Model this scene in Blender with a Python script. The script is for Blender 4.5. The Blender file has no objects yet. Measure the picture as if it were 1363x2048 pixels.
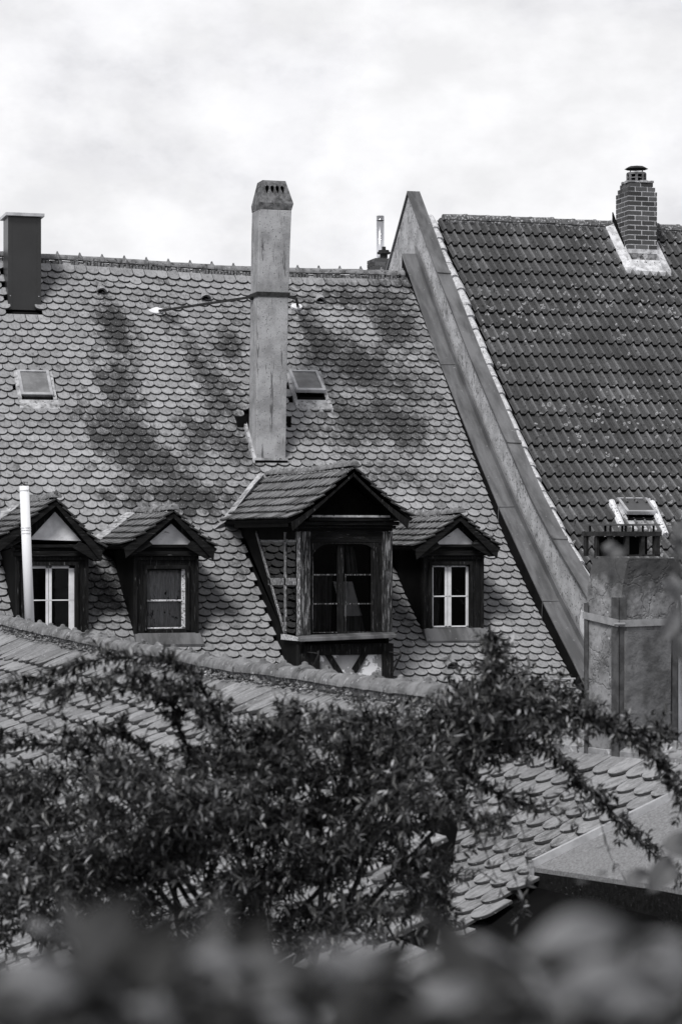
import bpy, math, random
import numpy as np
from mathutils import Vector, noise
from mathutils.geometry import tessellate_polygon
S = bpy.context.scene
COL = S.collection
R = math.radians
OFF = Vector((0, 0, 10.0))            # camera height above the ground; all coordinates below are relative to the camera

# ------------------------------------------------------------------ camera
F, H, CX, PSI = 4700.0, 1080.0, 681.5, R(16.5)
CP, SP = math.cos(PSI), math.sin(PSI)
cam = bpy.data.cameras.new('camera'); camo = bpy.data.objects.new('camera', cam); COL.objects.link(camo)
cam.sensor_fit = 'VERTICAL'; cam.sensor_height = 36; cam.lens = 36 * F / 2048
cam.shift_y = (H - 1024) / 2048; cam.clip_start = 0.05; cam.clip_end = 3000
camo.location = OFF; camo.rotation_euler = (R(90), 0, -PSI)
cam.dof.use_dof = True; cam.dof.focus_distance = 29; cam.dof.aperture_fstop = 8.5
S.camera = camo
S.render.resolution_x, S.render.resolution_y = 681, 1024

# ------------------------------------------------------------------ sky and sun
SUN_EL, SUN_DIR = R(50), Vector((-0.62, -0.72, 0)).normalized()
w = bpy.data.worlds.new('World'); S.world = w; w.use_nodes = True
nt = w.node_tree; N = nt.nodes; L = nt.links
for n in list(N): N.remove(n)
out = N.new('ShaderNodeOutputWorld'); bg = N.new('ShaderNodeBackground'); L.new(bg.outputs[0], out.inputs[0])
bg.inputs[1].default_value = 0.1
sky = N.new('ShaderNodeTexSky'); sky.sky_type = 'NISHITA'; sky.sun_disc = False
sky.sun_elevation = SUN_EL; sky.sun_rotation = math.atan2(SUN_DIR.x, SUN_DIR.y); sky.air_density = 1.5; sky.dust_density = 3
bw = N.new('ShaderNodeRGBToBW'); L.new(sky.outputs[0], bw.inputs[0])
tc = N.new('ShaderNodeTexCoord'); mp = N.new('ShaderNodeMapping'); L.new(tc.outputs['Generated'], mp.inputs[0])
mp.inputs['Rotation'].default_value = (0, 0, R(12)); mp.inputs['Scale'].default_value = (6.5, 6.5, 10.5); mp.inputs['Location'].default_value = (3.4, 1.9, 4.1)
n1 = N.new('ShaderNodeTexNoise'); n1.inputs['Scale'].default_value = 1.15; n1.inputs['Detail'].default_value = 9; n1.inputs['Roughness'].default_value = .6; n1.inputs['Distortion'].default_value = .1
L.new(mp.outputs[0], n1.inputs[0])
cr = N.new('ShaderNodeValToRGB'); L.new(n1.outputs[0], cr.inputs[0])
cr.color_ramp.elements[0].position = .34; cr.color_ramp.elements[0].color = (7.0, 7.05, 7.4, 1)
cr.color_ramp.elements[1].position = .56; cr.color_ramp.elements[1].color = (10.0, 10.0, 10.2, 1)
el = cr.color_ramp.elements.new(.47); el.color = (9.2, 9.2, 9.5, 1)
mx = N.new('ShaderNodeMix'); mx.data_type = 'RGBA'; mx.inputs[0].default_value = .93
L.new(bw.outputs[0], mx.inputs['A']); L.new(cr.outputs[0], mx.inputs['B'])
sz = N.new('ShaderNodeSeparateXYZ'); L.new(tc.outputs['Generated'], sz.inputs[0])
zr = N.new('ShaderNodeMapRange'); L.new(sz.outputs[2], zr.inputs[0]); zr.inputs[1].default_value = .30; zr.inputs[2].default_value = .75; zr.inputs[3].default_value = 1.0; zr.inputs[4].default_value = .5
n2s = N.new('ShaderNodeTexNoise'); n2s.inputs['Scale'].default_value = 3.1; n2s.inputs['Detail'].default_value = 8; n2s.inputs['Roughness'].default_value = .55; L.new(mp.outputs[0], n2s.inputs[0])
zf_ = N.new('ShaderNodeMapRange'); L.new(n2s.outputs[0], zf_.inputs[0]); zf_.inputs[1].default_value = .3; zf_.inputs[2].default_value = .7; zf_.inputs[1].default_value = .38; zf_.inputs[2].default_value = .62; zf_.inputs[3].default_value = .91; zf_.inputs[4].default_value = 1.05
zm = N.new('ShaderNodeMath'); zm.operation = 'MULTIPLY'; L.new(zr.outputs[0], zm.inputs[0]); L.new(zf_.outputs[0], zm.inputs[1])
ml = N.new('ShaderNodeMix'); ml.data_type = 'RGBA'; ml.blend_type = 'MULTIPLY'; ml.inputs[0].default_value = 1
L.new(mx.outputs['Result'], ml.inputs['A']); L.new(zm.outputs[0], ml.inputs['B']); L.new(ml.outputs['Result'], bg.inputs[0])
sun = bpy.data.lights.new('sun', 'SUN'); suno = bpy.data.objects.new('sun', sun); COL.objects.link(suno)
sun.energy = 3.3; sun.angle = R(16); sun.color = (1, .99, .97)
d = Vector((SUN_DIR.x * math.cos(SUN_EL), SUN_DIR.y * math.cos(SUN_EL), math.sin(SUN_EL)))
suno.rotation_euler = d.to_track_quat('Z', 'Y').to_euler()
S.view_settings.view_transform = 'Standard'; S.view_settings.look = 'None'
S.view_settings.exposure = 0.0; S.view_settings.gamma = 1

# ------------------------------------------------------------------ photo measurement helpers
def ray(px, py):
    t = (px - CX) / F
    return Vector((t * CP + SP, -t * SP + CP, (H - py) / F))
def at_x(px, py, X): r = ray(px, py); return r * (X / r.x)
def at_y(px, py, Y): r = ray(px, py); return r * (Y / r.y)
def at_d(px, py, D): return ray(px, py) * D
PROF = [(26, -3.7), (28.0, -2.33), (28.92, -1.70), (29.75, -1.12), (30.31, -.74), (31.09, -.14), (31.73, .44), (32.57, 1.23), (34.94, 3.5), (35.70, 4.21)]
NPROF = [(26, -3.2), (28.6, -1.35), (29.94, -.47), (30.74, .07), (31.29, .5), (32.12, 1.16), (33.17, 2.14), (33.96, 2.89), (34.85, 3.75), (35.71, 4.53), (36.44, 5.24)]
def interp(pr, Y):
    return float(np.interp(Y, [p[0] for p in pr], [p[1] for p in pr]))
def on_prof(px, py, pr, hi=36.8):
    r = ray(px, py); a, b = 25 / r.y, pr[-1][0] / r.y
    for _ in range(50):
        m = (a + b) / 2; q = r * m
        if q.z > interp(pr, q.y): a = m
        else: b = m
    return r * a
def on_roof(px, py): return on_prof(px, py, PROF, 36)
def on_nroof(px, py): return on_prof(px, py, NPROF)

# ------------------------------------------------------------------ object helpers
def tag(o, label=None, cat=None, group=None, kind=None):
    if label: o['label'] = label
    if cat: o['category'] = cat
    if group: o['group'] = group
    if kind: o['kind'] = kind
    return o
def thing(name, base, label, cat, group=None):
    o = bpy.data.objects.new(name, None); COL.objects.link(o); o.location = Vector(base) + OFF
    o.empty_display_size = .2
    o['base'] = list(base)
    return tag(o, label, cat, group)
def base_of(o):
    while o.parent: o = o.parent
    return Vector(o['base'])
class MB:
    def __init__(s): s.v = []; s.f = []; s.st = []
    def add(s, vs, fs, st=None):
        k = len(s.v); s.v += [tuple(v) for v in vs]; s.f += [tuple(i + k for i in f) for f in fs]
        s.st += (st if st is not None else [0.0] * len(vs))
    def hexa(s, p):   # 8 points: bottom 4 ccw, top 4 ccw
        s.add(p, [(3, 2, 1, 0), (4, 5, 6, 7), (0, 1, 5, 4), (1, 2, 6, 5), (2, 3, 7, 6), (3, 0, 4, 7)]); return s
    def box(s, x0, x1, y0, y1, z0, z1):
        return s.hexa([(x0, y0, z0), (x1, y0, z0), (x1, y1, z0), (x0, y1, z0), (x0, y0, z1), (x1, y0, z1), (x1, y1, z1), (x0, y1, z1)])
    def prism(s, pts, vec):   # convex or simple polygon extruded by vec
        pts = [Vector(p) for p in pts]; vec = Vector(vec); n = len(pts)
        s.add(pts + [p + vec for p in pts], [tuple(range(n))[::-1], tuple(range(n, 2 * n))] + [(i, (i + 1) % n, n + (i + 1) % n, n + i) for i in range(n)]); return s
    def beam(s, a, b, wd, ht, up=(0, 0, 1)):
        a = Vector(a); b = Vector(b); t = (b - a).normalized(); up = Vector(up)
        sd = t.cross(up).normalized() * wd / 2; u = sd.cross(t).normalized() * ht / 2
        s.hexa([a - sd - u, a + sd - u, b + sd - u, b - sd - u, a - sd + u, a + sd + u, b + sd + u, b - sd + u]); return s
    def tube(s, pts, rad, seg=10, cap=True, half=False, ref=None):
        pts = [Vector(p) for p in pts]; n = len(pts)
        if not isinstance(rad, (list, tuple)): rad = [rad] * n
        vs = []; fs = []; last = ref and Vector(ref)
        for i, p in enumerate(pts):
            t = (pts[min(i + 1, n - 1)] - pts[max(i - 1, 0)]).normalized()
            if last is None: last = Vector((0, 0, 1)) if abs(t.z) < .9 else Vector((1, 0, 0))
            sd = t.cross(last).normalized(); u = sd.cross(t).normalized(); last = u
            m = seg if not half else seg + 1
            for k in range(m):
                an = (2 * math.pi * k / seg) if not half else math.pi * k / seg
                vs.append(p + (sd * math.cos(an) + u * math.sin(an)) * rad[i])
        m = seg if not half else seg + 1
        for i in range(n - 1):
            for k in range(m if not half else m - 1):
                k2 = (k + 1) % m
                fs.append((i * m + k, i * m + k2, (i + 1) * m + k2, (i + 1) * m + k))
        if cap:
            fs.append(tuple(range(m))[::-1]); fs.append(tuple((n - 1) * m + k for k in range(m)))
        s.add(vs, fs); return s
    def build(s, name, m, parent=None, label=None, smooth=False, bevel=0, kind=None):
        me = bpy.data.meshes.new(name)
        b = base_of(parent) if parent else Vector((0, 0, 0)) - OFF
        me.from_pydata([(v[0] - b.x, v[1] - b.y, v[2] - b.z) for v in s.v], [], s.f)
        if any(s.st):
            at = me.attributes.new('stain_shade', 'FLOAT', 'POINT'); at.data.foreach_set('value', s.st)
        me.materials.append(m)
        if smooth: me.shade_smooth()
        me.update()
        o = bpy.data.objects.new(name, me); COL.objects.link(o)
        if parent: o.parent = parent
        if label: o['label'] = label
        if kind: o['kind'] = kind
        if bevel:
            md = o.modifiers.new('bevel', 'BEVEL'); md.width = bevel; md.segments = 2; md.limit_method = 'ANGLE'
        return o

# ------------------------------------------------------------------ materials
def nodes(name):
    m = bpy.data.materials.new(name); m.use_nodes = True; t = m.node_tree
    return m, t.nodes, t.links, t.nodes['Principled BSDF']
def g(v, tint=1.0): return (v * .985, v * .992, v * 1.03, 1)
def noise_node(N, L, scale, detail=6, rough=.6, stretch=None, dist=0, offset=0):
    tc = N.new('ShaderNodeTexCoord'); mp = N.new('ShaderNodeMapping'); L.new(tc.outputs['Object'], mp.inputs[0])
    if stretch: mp.inputs['Scale'].default_value = stretch
    mp.inputs['Location'].default_value = (offset, offset, offset)
    n = N.new('ShaderNodeTexNoise'); n.inputs['Scale'].default_value = scale; n.inputs['Detail'].default_value = detail
    n.inputs['Roughness'].default_value = rough; n.inputs['Distortion'].default_value = dist
    L.new(mp.outputs[0], n.inputs[0]); return n
def dir_noise(N, L, dirv, k, scale, detail=6, rough=.65, offset=0):
    tc = N.new('ShaderNodeTexCoord'); dp = N.new('ShaderNodeVectorMath'); dp.operation = 'DOT_PRODUCT'; L.new(tc.outputs['Object'], dp.inputs[0]); dv = Vector(dirv).normalized(); dp.inputs[1].default_value = dv
    sc = N.new('ShaderNodeVectorMath'); sc.operation = 'SCALE'; sc.inputs[0].default_value = dv * (1 - k); L.new(dp.outputs['Value'], sc.inputs['Scale'])
    sb = N.new('ShaderNodeVectorMath'); sb.operation = 'SUBTRACT'; L.new(tc.outputs['Object'], sb.inputs[0]); L.new(sc.outputs[0], sb.inputs[1])
    ad = N.new('ShaderNodeVectorMath'); ad.operation = 'ADD'; L.new(sb.outputs[0], ad.inputs[0]); ad.inputs[1].default_value = (offset, offset, offset)
    n = N.new('ShaderNodeTexNoise'); n.inputs['Scale'].default_value = scale; n.inputs['Detail'].default_value = detail; n.inputs['Roughness'].default_value = rough
    L.new(ad.outputs[0], n.inputs[0]); return n
def ramp(N, L, src, stops):
    r = N.new('ShaderNodeValToRGB'); L.new(src, r.inputs[0]); e = r.color_ramp.elements
    e[0].position, e[0].color = stops[0][0], g(stops[0][1]); e[1].position, e[1].color = stops[-1][0], g(stops[-1][1])
    for p, v in stops[1:-1]: x = e.new(p); x.color = g(v)
    return r
def vramp(N, L, src, stops):
    r = ramp(N, L, src, [(p, 0) for p, v in stops])
    for x, (p, v) in zip(r.color_ramp.elements, sorted(stops)): x.color = (v, v, v, 1)
    return r
def mixc(N, L, fac, a, b, mode='MIX'):
    m = N.new('ShaderNodeMix'); m.data_type = 'RGBA'; m.blend_type = mode
    if hasattr(fac, 'is_output') or not isinstance(fac, (int, float)): L.new(fac, m.inputs[0])
    else: m.inputs[0].default_value = fac
    for k, x in (('A', a), ('B', b)):
        if isinstance(x, (tuple, list)): m.inputs[k].default_value = x
        else: L.new(x, m.inputs[k])
    return m.outputs['Result']
def mat(name, a, b=None, scale=4, rough=.8, bump=.15, bscale=40, stretch=None, spots=None, lo=.40, hi=.60, metal=0, bdist=.01, spec=.3, streak=None, detail=8):
    """two-tone mottled surface with fine bump; spots=(value, scale, threshold); streak=(value, stretch, scale, threshold)"""
    m, N, L, P = nodes(name)
    n = noise_node(N, L, scale, detail, .62, stretch)
    c = ramp(N, L, n.outputs[0], [(lo, a), (hi, b if b is not None else a)]).outputs[0]
    if spots:
        s = noise_node(N, L, spots[1], 3, .5, None, 0, 3.3)
        f = vramp(N, L, s.outputs[0], [(spots[2] - .055, 0), (spots[2] - .02, 1)])
        c = mixc(N, L, f.outputs[0], c, g(spots[0]))
    if streak:
        s = noise_node(N, L, streak[2], 4, .7, streak[1], 0, 7.7)
        f = vramp(N, L, s.outputs[0], [(streak[3] - .03, 0), (streak[3] + .01, 1)])
        c = mixc(N, L, f.outputs[0], c, g(streak[0]))
    L.new(c, P.inputs['Base Color'])
    P.inputs['Roughness'].default_value = rough; P.inputs['Metallic'].default_value = metal
    P.inputs['Specular IOR Level'].default_value = spec
    if bump:
        bn = noise_node(N, L, bscale, 5, .65, stretch, 0, 1.7)
        bp = N.new('ShaderNodeBump'); bp.inputs['Strength'].default_value = bump; bp.inputs['Distance'].default_value = bdist
        L.new(bn.outputs[0], bp.inputs['Height']); L.new(bp.outputs[0], P.inputs['Normal'])
    return m
def tile_mat(name, base, var, dark, light_spot=.5, sthr=.66, dirv=(0, -.72, -.69), sk=.35, scon=.45, sstreak=0.0):
    m, N, L, P = nodes(name)
    geo = N.new('ShaderNodeNewGeometry'); rpi = geo.outputs['Random Per Island']
    c0 = ramp(N, L, rpi, [(0, base * (1 - var)), (.5, base), (.82, base * (1 + var * .55)), (.94, base * (1 + var)), (1, base * (1 - 1.7 * var))]).outputs[0]
    big = noise_node(N, L, 1.1, 5, .6)
    c1 = mixc(N, L, .8, c0, vramp(N, L, big.outputs[0], [(.3, .75), (.7, 1.12)]).outputs[0], 'MULTIPLY')
    fine = dir_noise(N, L, dirv, sk, 30, 6, .72)
    c2 = mixc(N, L, .9, c1, vramp(N, L, fine.outputs[0], [(.28, scon), (.5, 1.0), (.75, 1.22)]).outputs[0], 'MULTIPLY')
    st = N.new('ShaderNodeAttribute'); st.attribute_name = 'stain_shade'
    sn = dir_noise(N, L, dirv, .36, 17, 8, .8, 5)
    def ma(op, a, b, c=None):
        x = N.new('ShaderNodeMath'); x.operation = op
        for i, v in enumerate((a, b, c)):
            if v is None: continue
            if isinstance(v, (int, float)): x.inputs[i].default_value = v
            else: L.new(v, x.inputs[i])
        return x.outputs[0]
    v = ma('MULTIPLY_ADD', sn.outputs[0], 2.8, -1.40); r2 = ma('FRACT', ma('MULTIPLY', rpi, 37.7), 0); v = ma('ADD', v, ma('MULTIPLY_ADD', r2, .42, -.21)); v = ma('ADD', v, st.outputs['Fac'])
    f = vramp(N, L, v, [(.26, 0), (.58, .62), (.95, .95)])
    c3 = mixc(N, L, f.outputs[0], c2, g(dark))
    if sstreak:
        sn2 = dir_noise(N, L, dirv, .16, 26, 5, .75, 2.5); f2 = vramp(N, L, sn2.outputs[0], [(.52, 0), (.62, sstreak)]); c3 = mixc(N, L, f2.outputs[0], c3, g(dark))
    sp = noise_node(N, L, 60, 2, .5, None, 0, 9)
    spf = vramp(N, L, sp.outputs[0], [(sthr, 0), (sthr + .03, .8)])
    c4 = mixc(N, L, spf.outputs[0], c3, g(light_spot))
    L.new(c4, P.inputs['Base Color']); P.inputs['Roughness'].default_value = .8; P.inputs['Specular IOR Level'].default_value = .3
    bp = N.new('ShaderNodeBump'); bp.inputs['Strength'].default_value = .45; bp.inputs['Distance'].default_value = .008
    L.new(fine.outputs[0], bp.inputs['Height']); L.new(bp.outputs[0], P.inputs['Normal'])
    return m
M = {}
M['tile'] = tile_mat('clay_tile', .28, .20, .028, .42, .655, scon=.42)
M['dtile'] = tile_mat('dormer_tile', .19, .34, .025, .40, .67, (-.75, 0, -.6), .2, .3, .6)
M['ftile'] = tile_mat('weathered_tile', .25, .25, .05, .55, .66, (-.86, -.1, -.5), .3, .4, .4)
M['rtile'] = tile_mat('pale_weathered_tile', .25, .16, .05, .5, .67, (-.834, -.247, -.494), .3, .42, .4)
M['ridge'] = mat('ridge_tile', .11, .22, 9, .9, .5, 60, spots=(.34, 30, .69), streak=(.05, None, 14, .62))
M['mortar'] = mat('mortar', .05, .2, 26, .95, .8, 80, spots=(.4, 40, .66))
M['render'] = mat('stucco', .34, .50, 4, .95, .8, 60, spots=(.12, 30, .66), streak=(.16, (1, 1, .5), 7, .64))
M['chim'] = mat('cement_render', .25, .40, 3.2, .95, .8, 70, spots=(.13, 42, .69), streak=(.11, (1.6, 1.6, .16), 7, .61))
M['capstone'] = mat('chimney_crown', .07, .20, 12, .95, .9, 90, spots=(.4, 46, .73))
M['zinc'] = mat('zinc_sheet', .085, .19, 2.6, .5, .25, 5, stretch=(1.6, .4, .4), metal=.35, spots=(.3, 22, .75), spec=.5)
M['zinc2'] = mat('zinc_box', .11, .2, 2.4, .45, .25, 5, stretch=(3, .5, .5), metal=.4, spots=(.34, 26, .74), spec=.5)
M['darkmetal'] = mat('dark_sheet', .003, .007, 3, .8, .05, 20, spec=.08)
M['anth'] = mat('anthracite_metal', .016, .022, 2, .38, .05, 90, spec=.6, streak=(.05, (1, 1, .2), 20, .72))
M['lightmetal'] = mat('bright_metal', .42, .6, 6, .35, .05, 30, metal=.5)
M['lead'] = mat('lead_sheet', .2, .46, 8, .6, .4, 16, stretch=(1, 1, .6), spots=(.12, 20, .66))
M['iron'] = mat('rusty_iron', .012, .03, 20, .8, .5, 60)
M['strap'] = mat('galvanised_strap', .22, .30, 14, .6, .2, 40)
M['wood'] = mat('old_dark_wood', .005, .016, 6, .8, .7, 30, stretch=(6, 6, .7), streak=(.13, (9, 9, .7), 6, .65), bdist=.02, spec=.12)
M['woodh'] = mat('old_dark_board', .005, .015, 6, .8, .7, 30, stretch=(.7, 6, 6), streak=(.11, (.6, 9, 9), 6, .67), bdist=.02, spec=.12)
M['woodp'] = mat('peeling_painted_wood', .016, .05, 7, .8, .9, 26, stretch=(8, 8, .8), streak=(.28, (9, 9, .45), 9, .575), bdist=.02, spec=.12)
M['blackwood'] = mat('tarred_board', .002, .005, 5, .85, .3, 30, spec=.08)
M['white'] = mat('white_paint', .62, .75, 8, .5, .15, 40, streak=(.25, (5, 5, 1), 9, .72))
M['oldwhite'] = mat('flaking_white_paint', .5, .72, 12, .6, .4, 40, streak=(.06, (4, 4, 4), 9, .56))
M['plaster'] = mat('gable_plaster', .66, .85, 5, .9, .3, 60, streak=(.18, (.6, 1, 3), 6, .66))
M['oldplaster'] = mat('patched_plaster', .20, .26, 4, .95, .5, 40, streak=(.7, None, 4.5, .56))
M['pvc'] = mat('white_pvc', .78, .8, 2, .3, 0, spec=.5)
M['curtain'] = mat('lace_cloth', .45, .8, 14, .9, .4, 50, stretch=(6, 6, .5), streak=(.05, (2, 2, 1.2), 5, .62))
M['cloth'] = mat('pale_cloth', .42, .5, 10, .9, .2, 30)
M['drape'] = mat('dark_drape', .03, .09, 6, .9, .4, 30, stretch=(8, 8, .4))
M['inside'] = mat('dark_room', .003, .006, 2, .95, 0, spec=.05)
M['brickwall'] = mat('house_wall', .25, .35, 1, .95, .3, 50)
M['felt'] = mat('roofing_felt', .17, .27, 55, .95, .9, 90, lo=.35, hi=.65, detail=3, spots=(.15, 60, .68))
M['bark'] = mat('bark', .02, .05, 30, .9, .6, 80)
M['flake'] = mat('peeling_lead_capping', .18, .3, 6, .6, .7, 30, streak=(.55, (1, 1, 1), 9, .60), spots=(.05, 16, .66))
M['ground'] = mat('ground', .05, .10, .3, .95, .4, 3)
M['blocker_hill'] = mat('blocker_hill_dark', .006, .016, .2, .95, .8, 1)
def glass_mat(name, tint=.9, rough=.02):
    m, N, L, P = nodes(name); N.remove(P)
    o = [n for n in N if n.type == 'OUTPUT_MATERIAL'][0]
    tr = N.new('ShaderNodeBsdfTransparent'); tr.inputs[0].default_value = (tint, tint, tint, 1)
    gl = N.new('ShaderNodeBsdfGlossy'); gl.inputs['Roughness'].default_value = rough; gl.inputs[0].default_value = (.5, .5, .5, 1)
    fr = N.new('ShaderNodeFresnel'); fr.inputs[0].default_value = 1.5
    mx = N.new('ShaderNodeMixShader'); L.new(fr.outputs[0], mx.inputs[0]); L.new(tr.outputs[0], mx.inputs[1]); L.new(gl.outputs[0], mx.inputs[2])
    L.new(mx.outputs[0], o.inputs[0]); return m
M['glass'] = glass_mat('old_glass', .8)
M['skyglass'] = mat('wired_glass', .13, .20, 5, .3, .12, 220, spec=.6, streak=(.3, (3, .4, .4), 14, .68))
M['skyglass2'] = mat('dirty_glass', .055, .075, 5, .35, .05, 60, spec=.4)
def leaf_mat(name, a, b, rough=.5, tr=.25):
    m, N, L, P = nodes(name)
    geo = N.new('ShaderNodeNewGeometry')
    c = ramp(N, L, geo.outputs['Random Per Island'], [(0, a), (.55, a + (b - a) * .045), (.86, a + (b - a) * .22), (1, b)])
    L.new(c.outputs[0], P.inputs['Base Color']); P.inputs['Roughness'].default_value = rough
    P.inputs['Specular IOR Level'].default_value = .45
    t = N.new('ShaderNodeBsdfTranslucent'); L.new(c.outputs[0], t.inputs[0])
    mx = N.new('ShaderNodeMixShader'); mx.inputs[0].default_value = tr
    o = [n for n in N if n.type == 'OUTPUT_MATERIAL'][0]
    L.new(P.outputs[0], mx.inputs[1]); L.new(t.outputs[0], mx.inputs[2]); L.new(mx.outputs[0], o.inputs[0]); return m
M['leaf'] = leaf_mat('small_leaf', .004, .38, .4, .04)  # the few bright leaves are glints put into the leaf colour
M['leafp'] = leaf_mat('painted_lit_leaf', .22, .42, .6, .3)  # paler copy of the hedge leaf, sunlit brightness put into its colour
M['leafv'] = leaf_mat('vine_leaf', .10, .4, .6, .3)
M['leafd'] = leaf_mat('dark_broad_leaf', .002, .38, .7, .12)
def pan_mat():
    m, N, L, P = nodes('concrete_pan_tile')
    geo = N.new('ShaderNodeNewGeometry')
    c0 = ramp(N, L, geo.outputs['Random Per Island'], [(0, .075), (.5, .10), (.9, .125), (1, .15)]).outputs[0]
    big = noise_node(N, L, 1.3, 5, .6)
    c1 = mixc(N, L, .8, c0, vramp(N, L, big.outputs[0], [(.3, .65), (.7, 1.3)]).outputs[0], 'MULTIPLY')
    fn = noise_node(N, L, 34, 6, .75)
    c1 = mixc(N, L, .9, c1, vramp(N, L, fn.outputs[0], [(.3, .55), (.5, 1), (.72, 1.7)]).outputs[0], 'MULTIPLY')
    sa = N.new('ShaderNodeAttribute'); sa.attribute_name = 'stain_shade'
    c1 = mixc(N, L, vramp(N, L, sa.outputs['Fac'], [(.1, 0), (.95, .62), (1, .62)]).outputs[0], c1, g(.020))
    sm_ = N.new('ShaderNodeMath'); sm_.operation = 'GREATER_THAN'; L.new(sa.outputs['Fac'], sm_.inputs[0]); sm_.inputs[1].default_value = 1.3; c1 = mixc(N, L, sm_.outputs[0], c1, g(.006))  # rim shadow painted near black
    # lichen: rings and blots with a shape of their own
    tc = N.new('ShaderNodeTexCoord'); nd = noise_node(N, L, 30, 3, .6)
    va = N.new('ShaderNodeVectorMath'); va.operation = 'MULTIPLY_ADD'; L.new(nd.outputs['Color'], va.inputs[0]); va.inputs[1].default_value = (.035, .035, .035); L.new(tc.outputs['Object'], va.inputs[2])
    vo = N.new('ShaderNodeTexVoronoi'); vo.inputs['Scale'].default_value = 8.5; L.new(va.outputs[0], vo.inputs['Vector'])
    ring = vramp(N, L, vo.outputs['Distance'], [(.14, .25), (.20, .9), (.27, 1), (.30, 0)])
    sep = N.new('ShaderNodeSeparateColor'); L.new(vo.outputs['Color'], sep.inputs[0])
    dn = noise_node(N, L, .55, 3, .5, None, 0, 2.2)
    th = N.new('ShaderNodeMath'); th.operation = 'MULTIPLY_ADD'; L.new(dn.outputs[0], th.inputs[0]); th.inputs[1].default_value = 3.2; th.inputs[2].default_value = -1.35
    lt = N.new('ShaderNodeMath'); lt.operation = 'LESS_THAN'; L.new(sep.outputs[0], lt.inputs[0]); L.new(th.outputs[0], lt.inputs[1])
    mu = N.new('ShaderNodeMath'); mu.operation = 'MULTIPLY'; L.new(ring.outputs[0], mu.inputs[0]); L.new(lt.outputs[0], mu.inputs[1])
    c2 = mixc(N, L, mu.outputs[0], c1, g(.30))
    sp = noise_node(N, L, 42, 2, .5, None, 0, 9); spf = vramp(N, L, sp.outputs[0], [(.72, 0), (.75, 1)])
    c3 = mixc(N, L, spf.outputs[0], c2, g(.28))
    dk = noise_node(N, L, 17, 3, .5, None, 0, 4); dkf = vramp(N, L, dk.outputs[0], [(.62, 0), (.66, .8)])
    c3 = mixc(N, L, dkf.outputs[0], c3, g(.012))
    L.new(c3, P.inputs['Base Color']); P.inputs['Roughness'].default_value = .8; P.inputs['Specular IOR Level'].default_value = .35
    bp = N.new('ShaderNodeBump'); bp.inputs['Strength'].default_value = .4; bp.inputs['Distance'].default_value = .006
    L.new(fn.outputs[0], bp.inputs['Height']); L.new(bp.outputs[0], P.inputs['Normal'])
    return m
M['pan'] = pan_mat()
def brick_mat():
    m, N, L, P = nodes('brick')
    geo = N.new('ShaderNodeNewGeometry')
    c0 = ramp(N, L, geo.outputs['Random Per Island'], [(0, .028), (.25, .05), (.8, .085), (1, .11)]).outputs[0]
    fn = noise_node(N, L, 40, 6, .7); c1 = mixc(N, L, .8, c0, vramp(N, L, fn.outputs[0], [(.3, .7), (.7, 1.25)]).outputs[0], 'MULTIPLY')
    L.new(c1, P.inputs['Base Color']); P.inputs['Roughness'].default_value = .85; return m
M['brick'] = brick_mat()
M['joint'] = mat('brick_joint', .38, .55, 20, .95, .4, 60)

# ------------------------------------------------------------------ tiles
def arc_y(x, sag):        # x in -1..1 ; rounded lower end of a plain tile
    q = .94 * x
    return sag * (1 - math.sqrt(1 - q * q)) / (1 - math.sqrt(1 - .94 * .94))
def plain_tiles(mb, P, a0, a1, b0, rows, w, e, sag, rng, keep=None, stain_shade=None, lap=.07, h0=.002, h1=.044, th=.032, first_long=None, lift=1.0, broken=.0):
    """rows of round-ended plain tiles; P(a, b) -> (point, normal)"""
    b = b0
    for r in range(rows):
        Lr = e if not (first_long and r == 0) else first_long
        off = (r % 2) * .5 * w + rng.uniform(-.01, .01)
        k0 = int(math.floor((a0 - off) / w)) ; k1 = int(math.ceil((a1 - off) / w))
        wob = rng.uniform(-.004, .004)
        for k in range(k0, k1 + 1):
            ac = off + (k + .5) * w + rng.uniform(-.003, .003)
            if ac + w / 2 < a0 + .015 or ac - w / 2 > a1 - .015: continue
            tip = b + Lr + wob + rng.uniform(-.005, .005) + .004 * math.sin(ac * 2.1 + r)
            if keep and not keep(ac, tip - e * .5): continue
            top = max(b - lap, 0.0) if r else b
            sk = rng.uniform(-.012, .012)
            if rng.random() < .03: tip += rng.uniform(.012, .032); sk *= 3
            hh = h1 + rng.uniform(-.003, .006) * lift
            xs = [-1, -.8, -.5, -.2, .2, .5, .8, 1]
            loc = [(-1, top), (1, top)] + [(x, tip - arc_y(x, sag)) for x in xs[::-1]]
            vs = []; st = []; lowv = []
            for x, bb in loc:
                aa = min(max(ac + x * w * .481 + sk * (bb - top), a0), a1)
                p, n = P(aa, bb)
                f = (bb - top) / max(tip - top, 1e-4)
                h = h0 + (hh - h0) * f
                vs.append(p + n * h); lowv.append(p + n * (h - th))
                st.append(stain_shade(aa, bb) if stain_shade else 0.0)
            n_ = len(vs)
            faces = [tuple(range(n_))[::-1]] + [(i, (i + 1) % n_, n_ + (i + 1) % n_, n_ + i) for i in range(1, n_)]
            mb.add(vs + lowv, faces, st + [3.0] * n_)  # high rim value paints the shadow under each tile edge into the colour
        b += Lr
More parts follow.
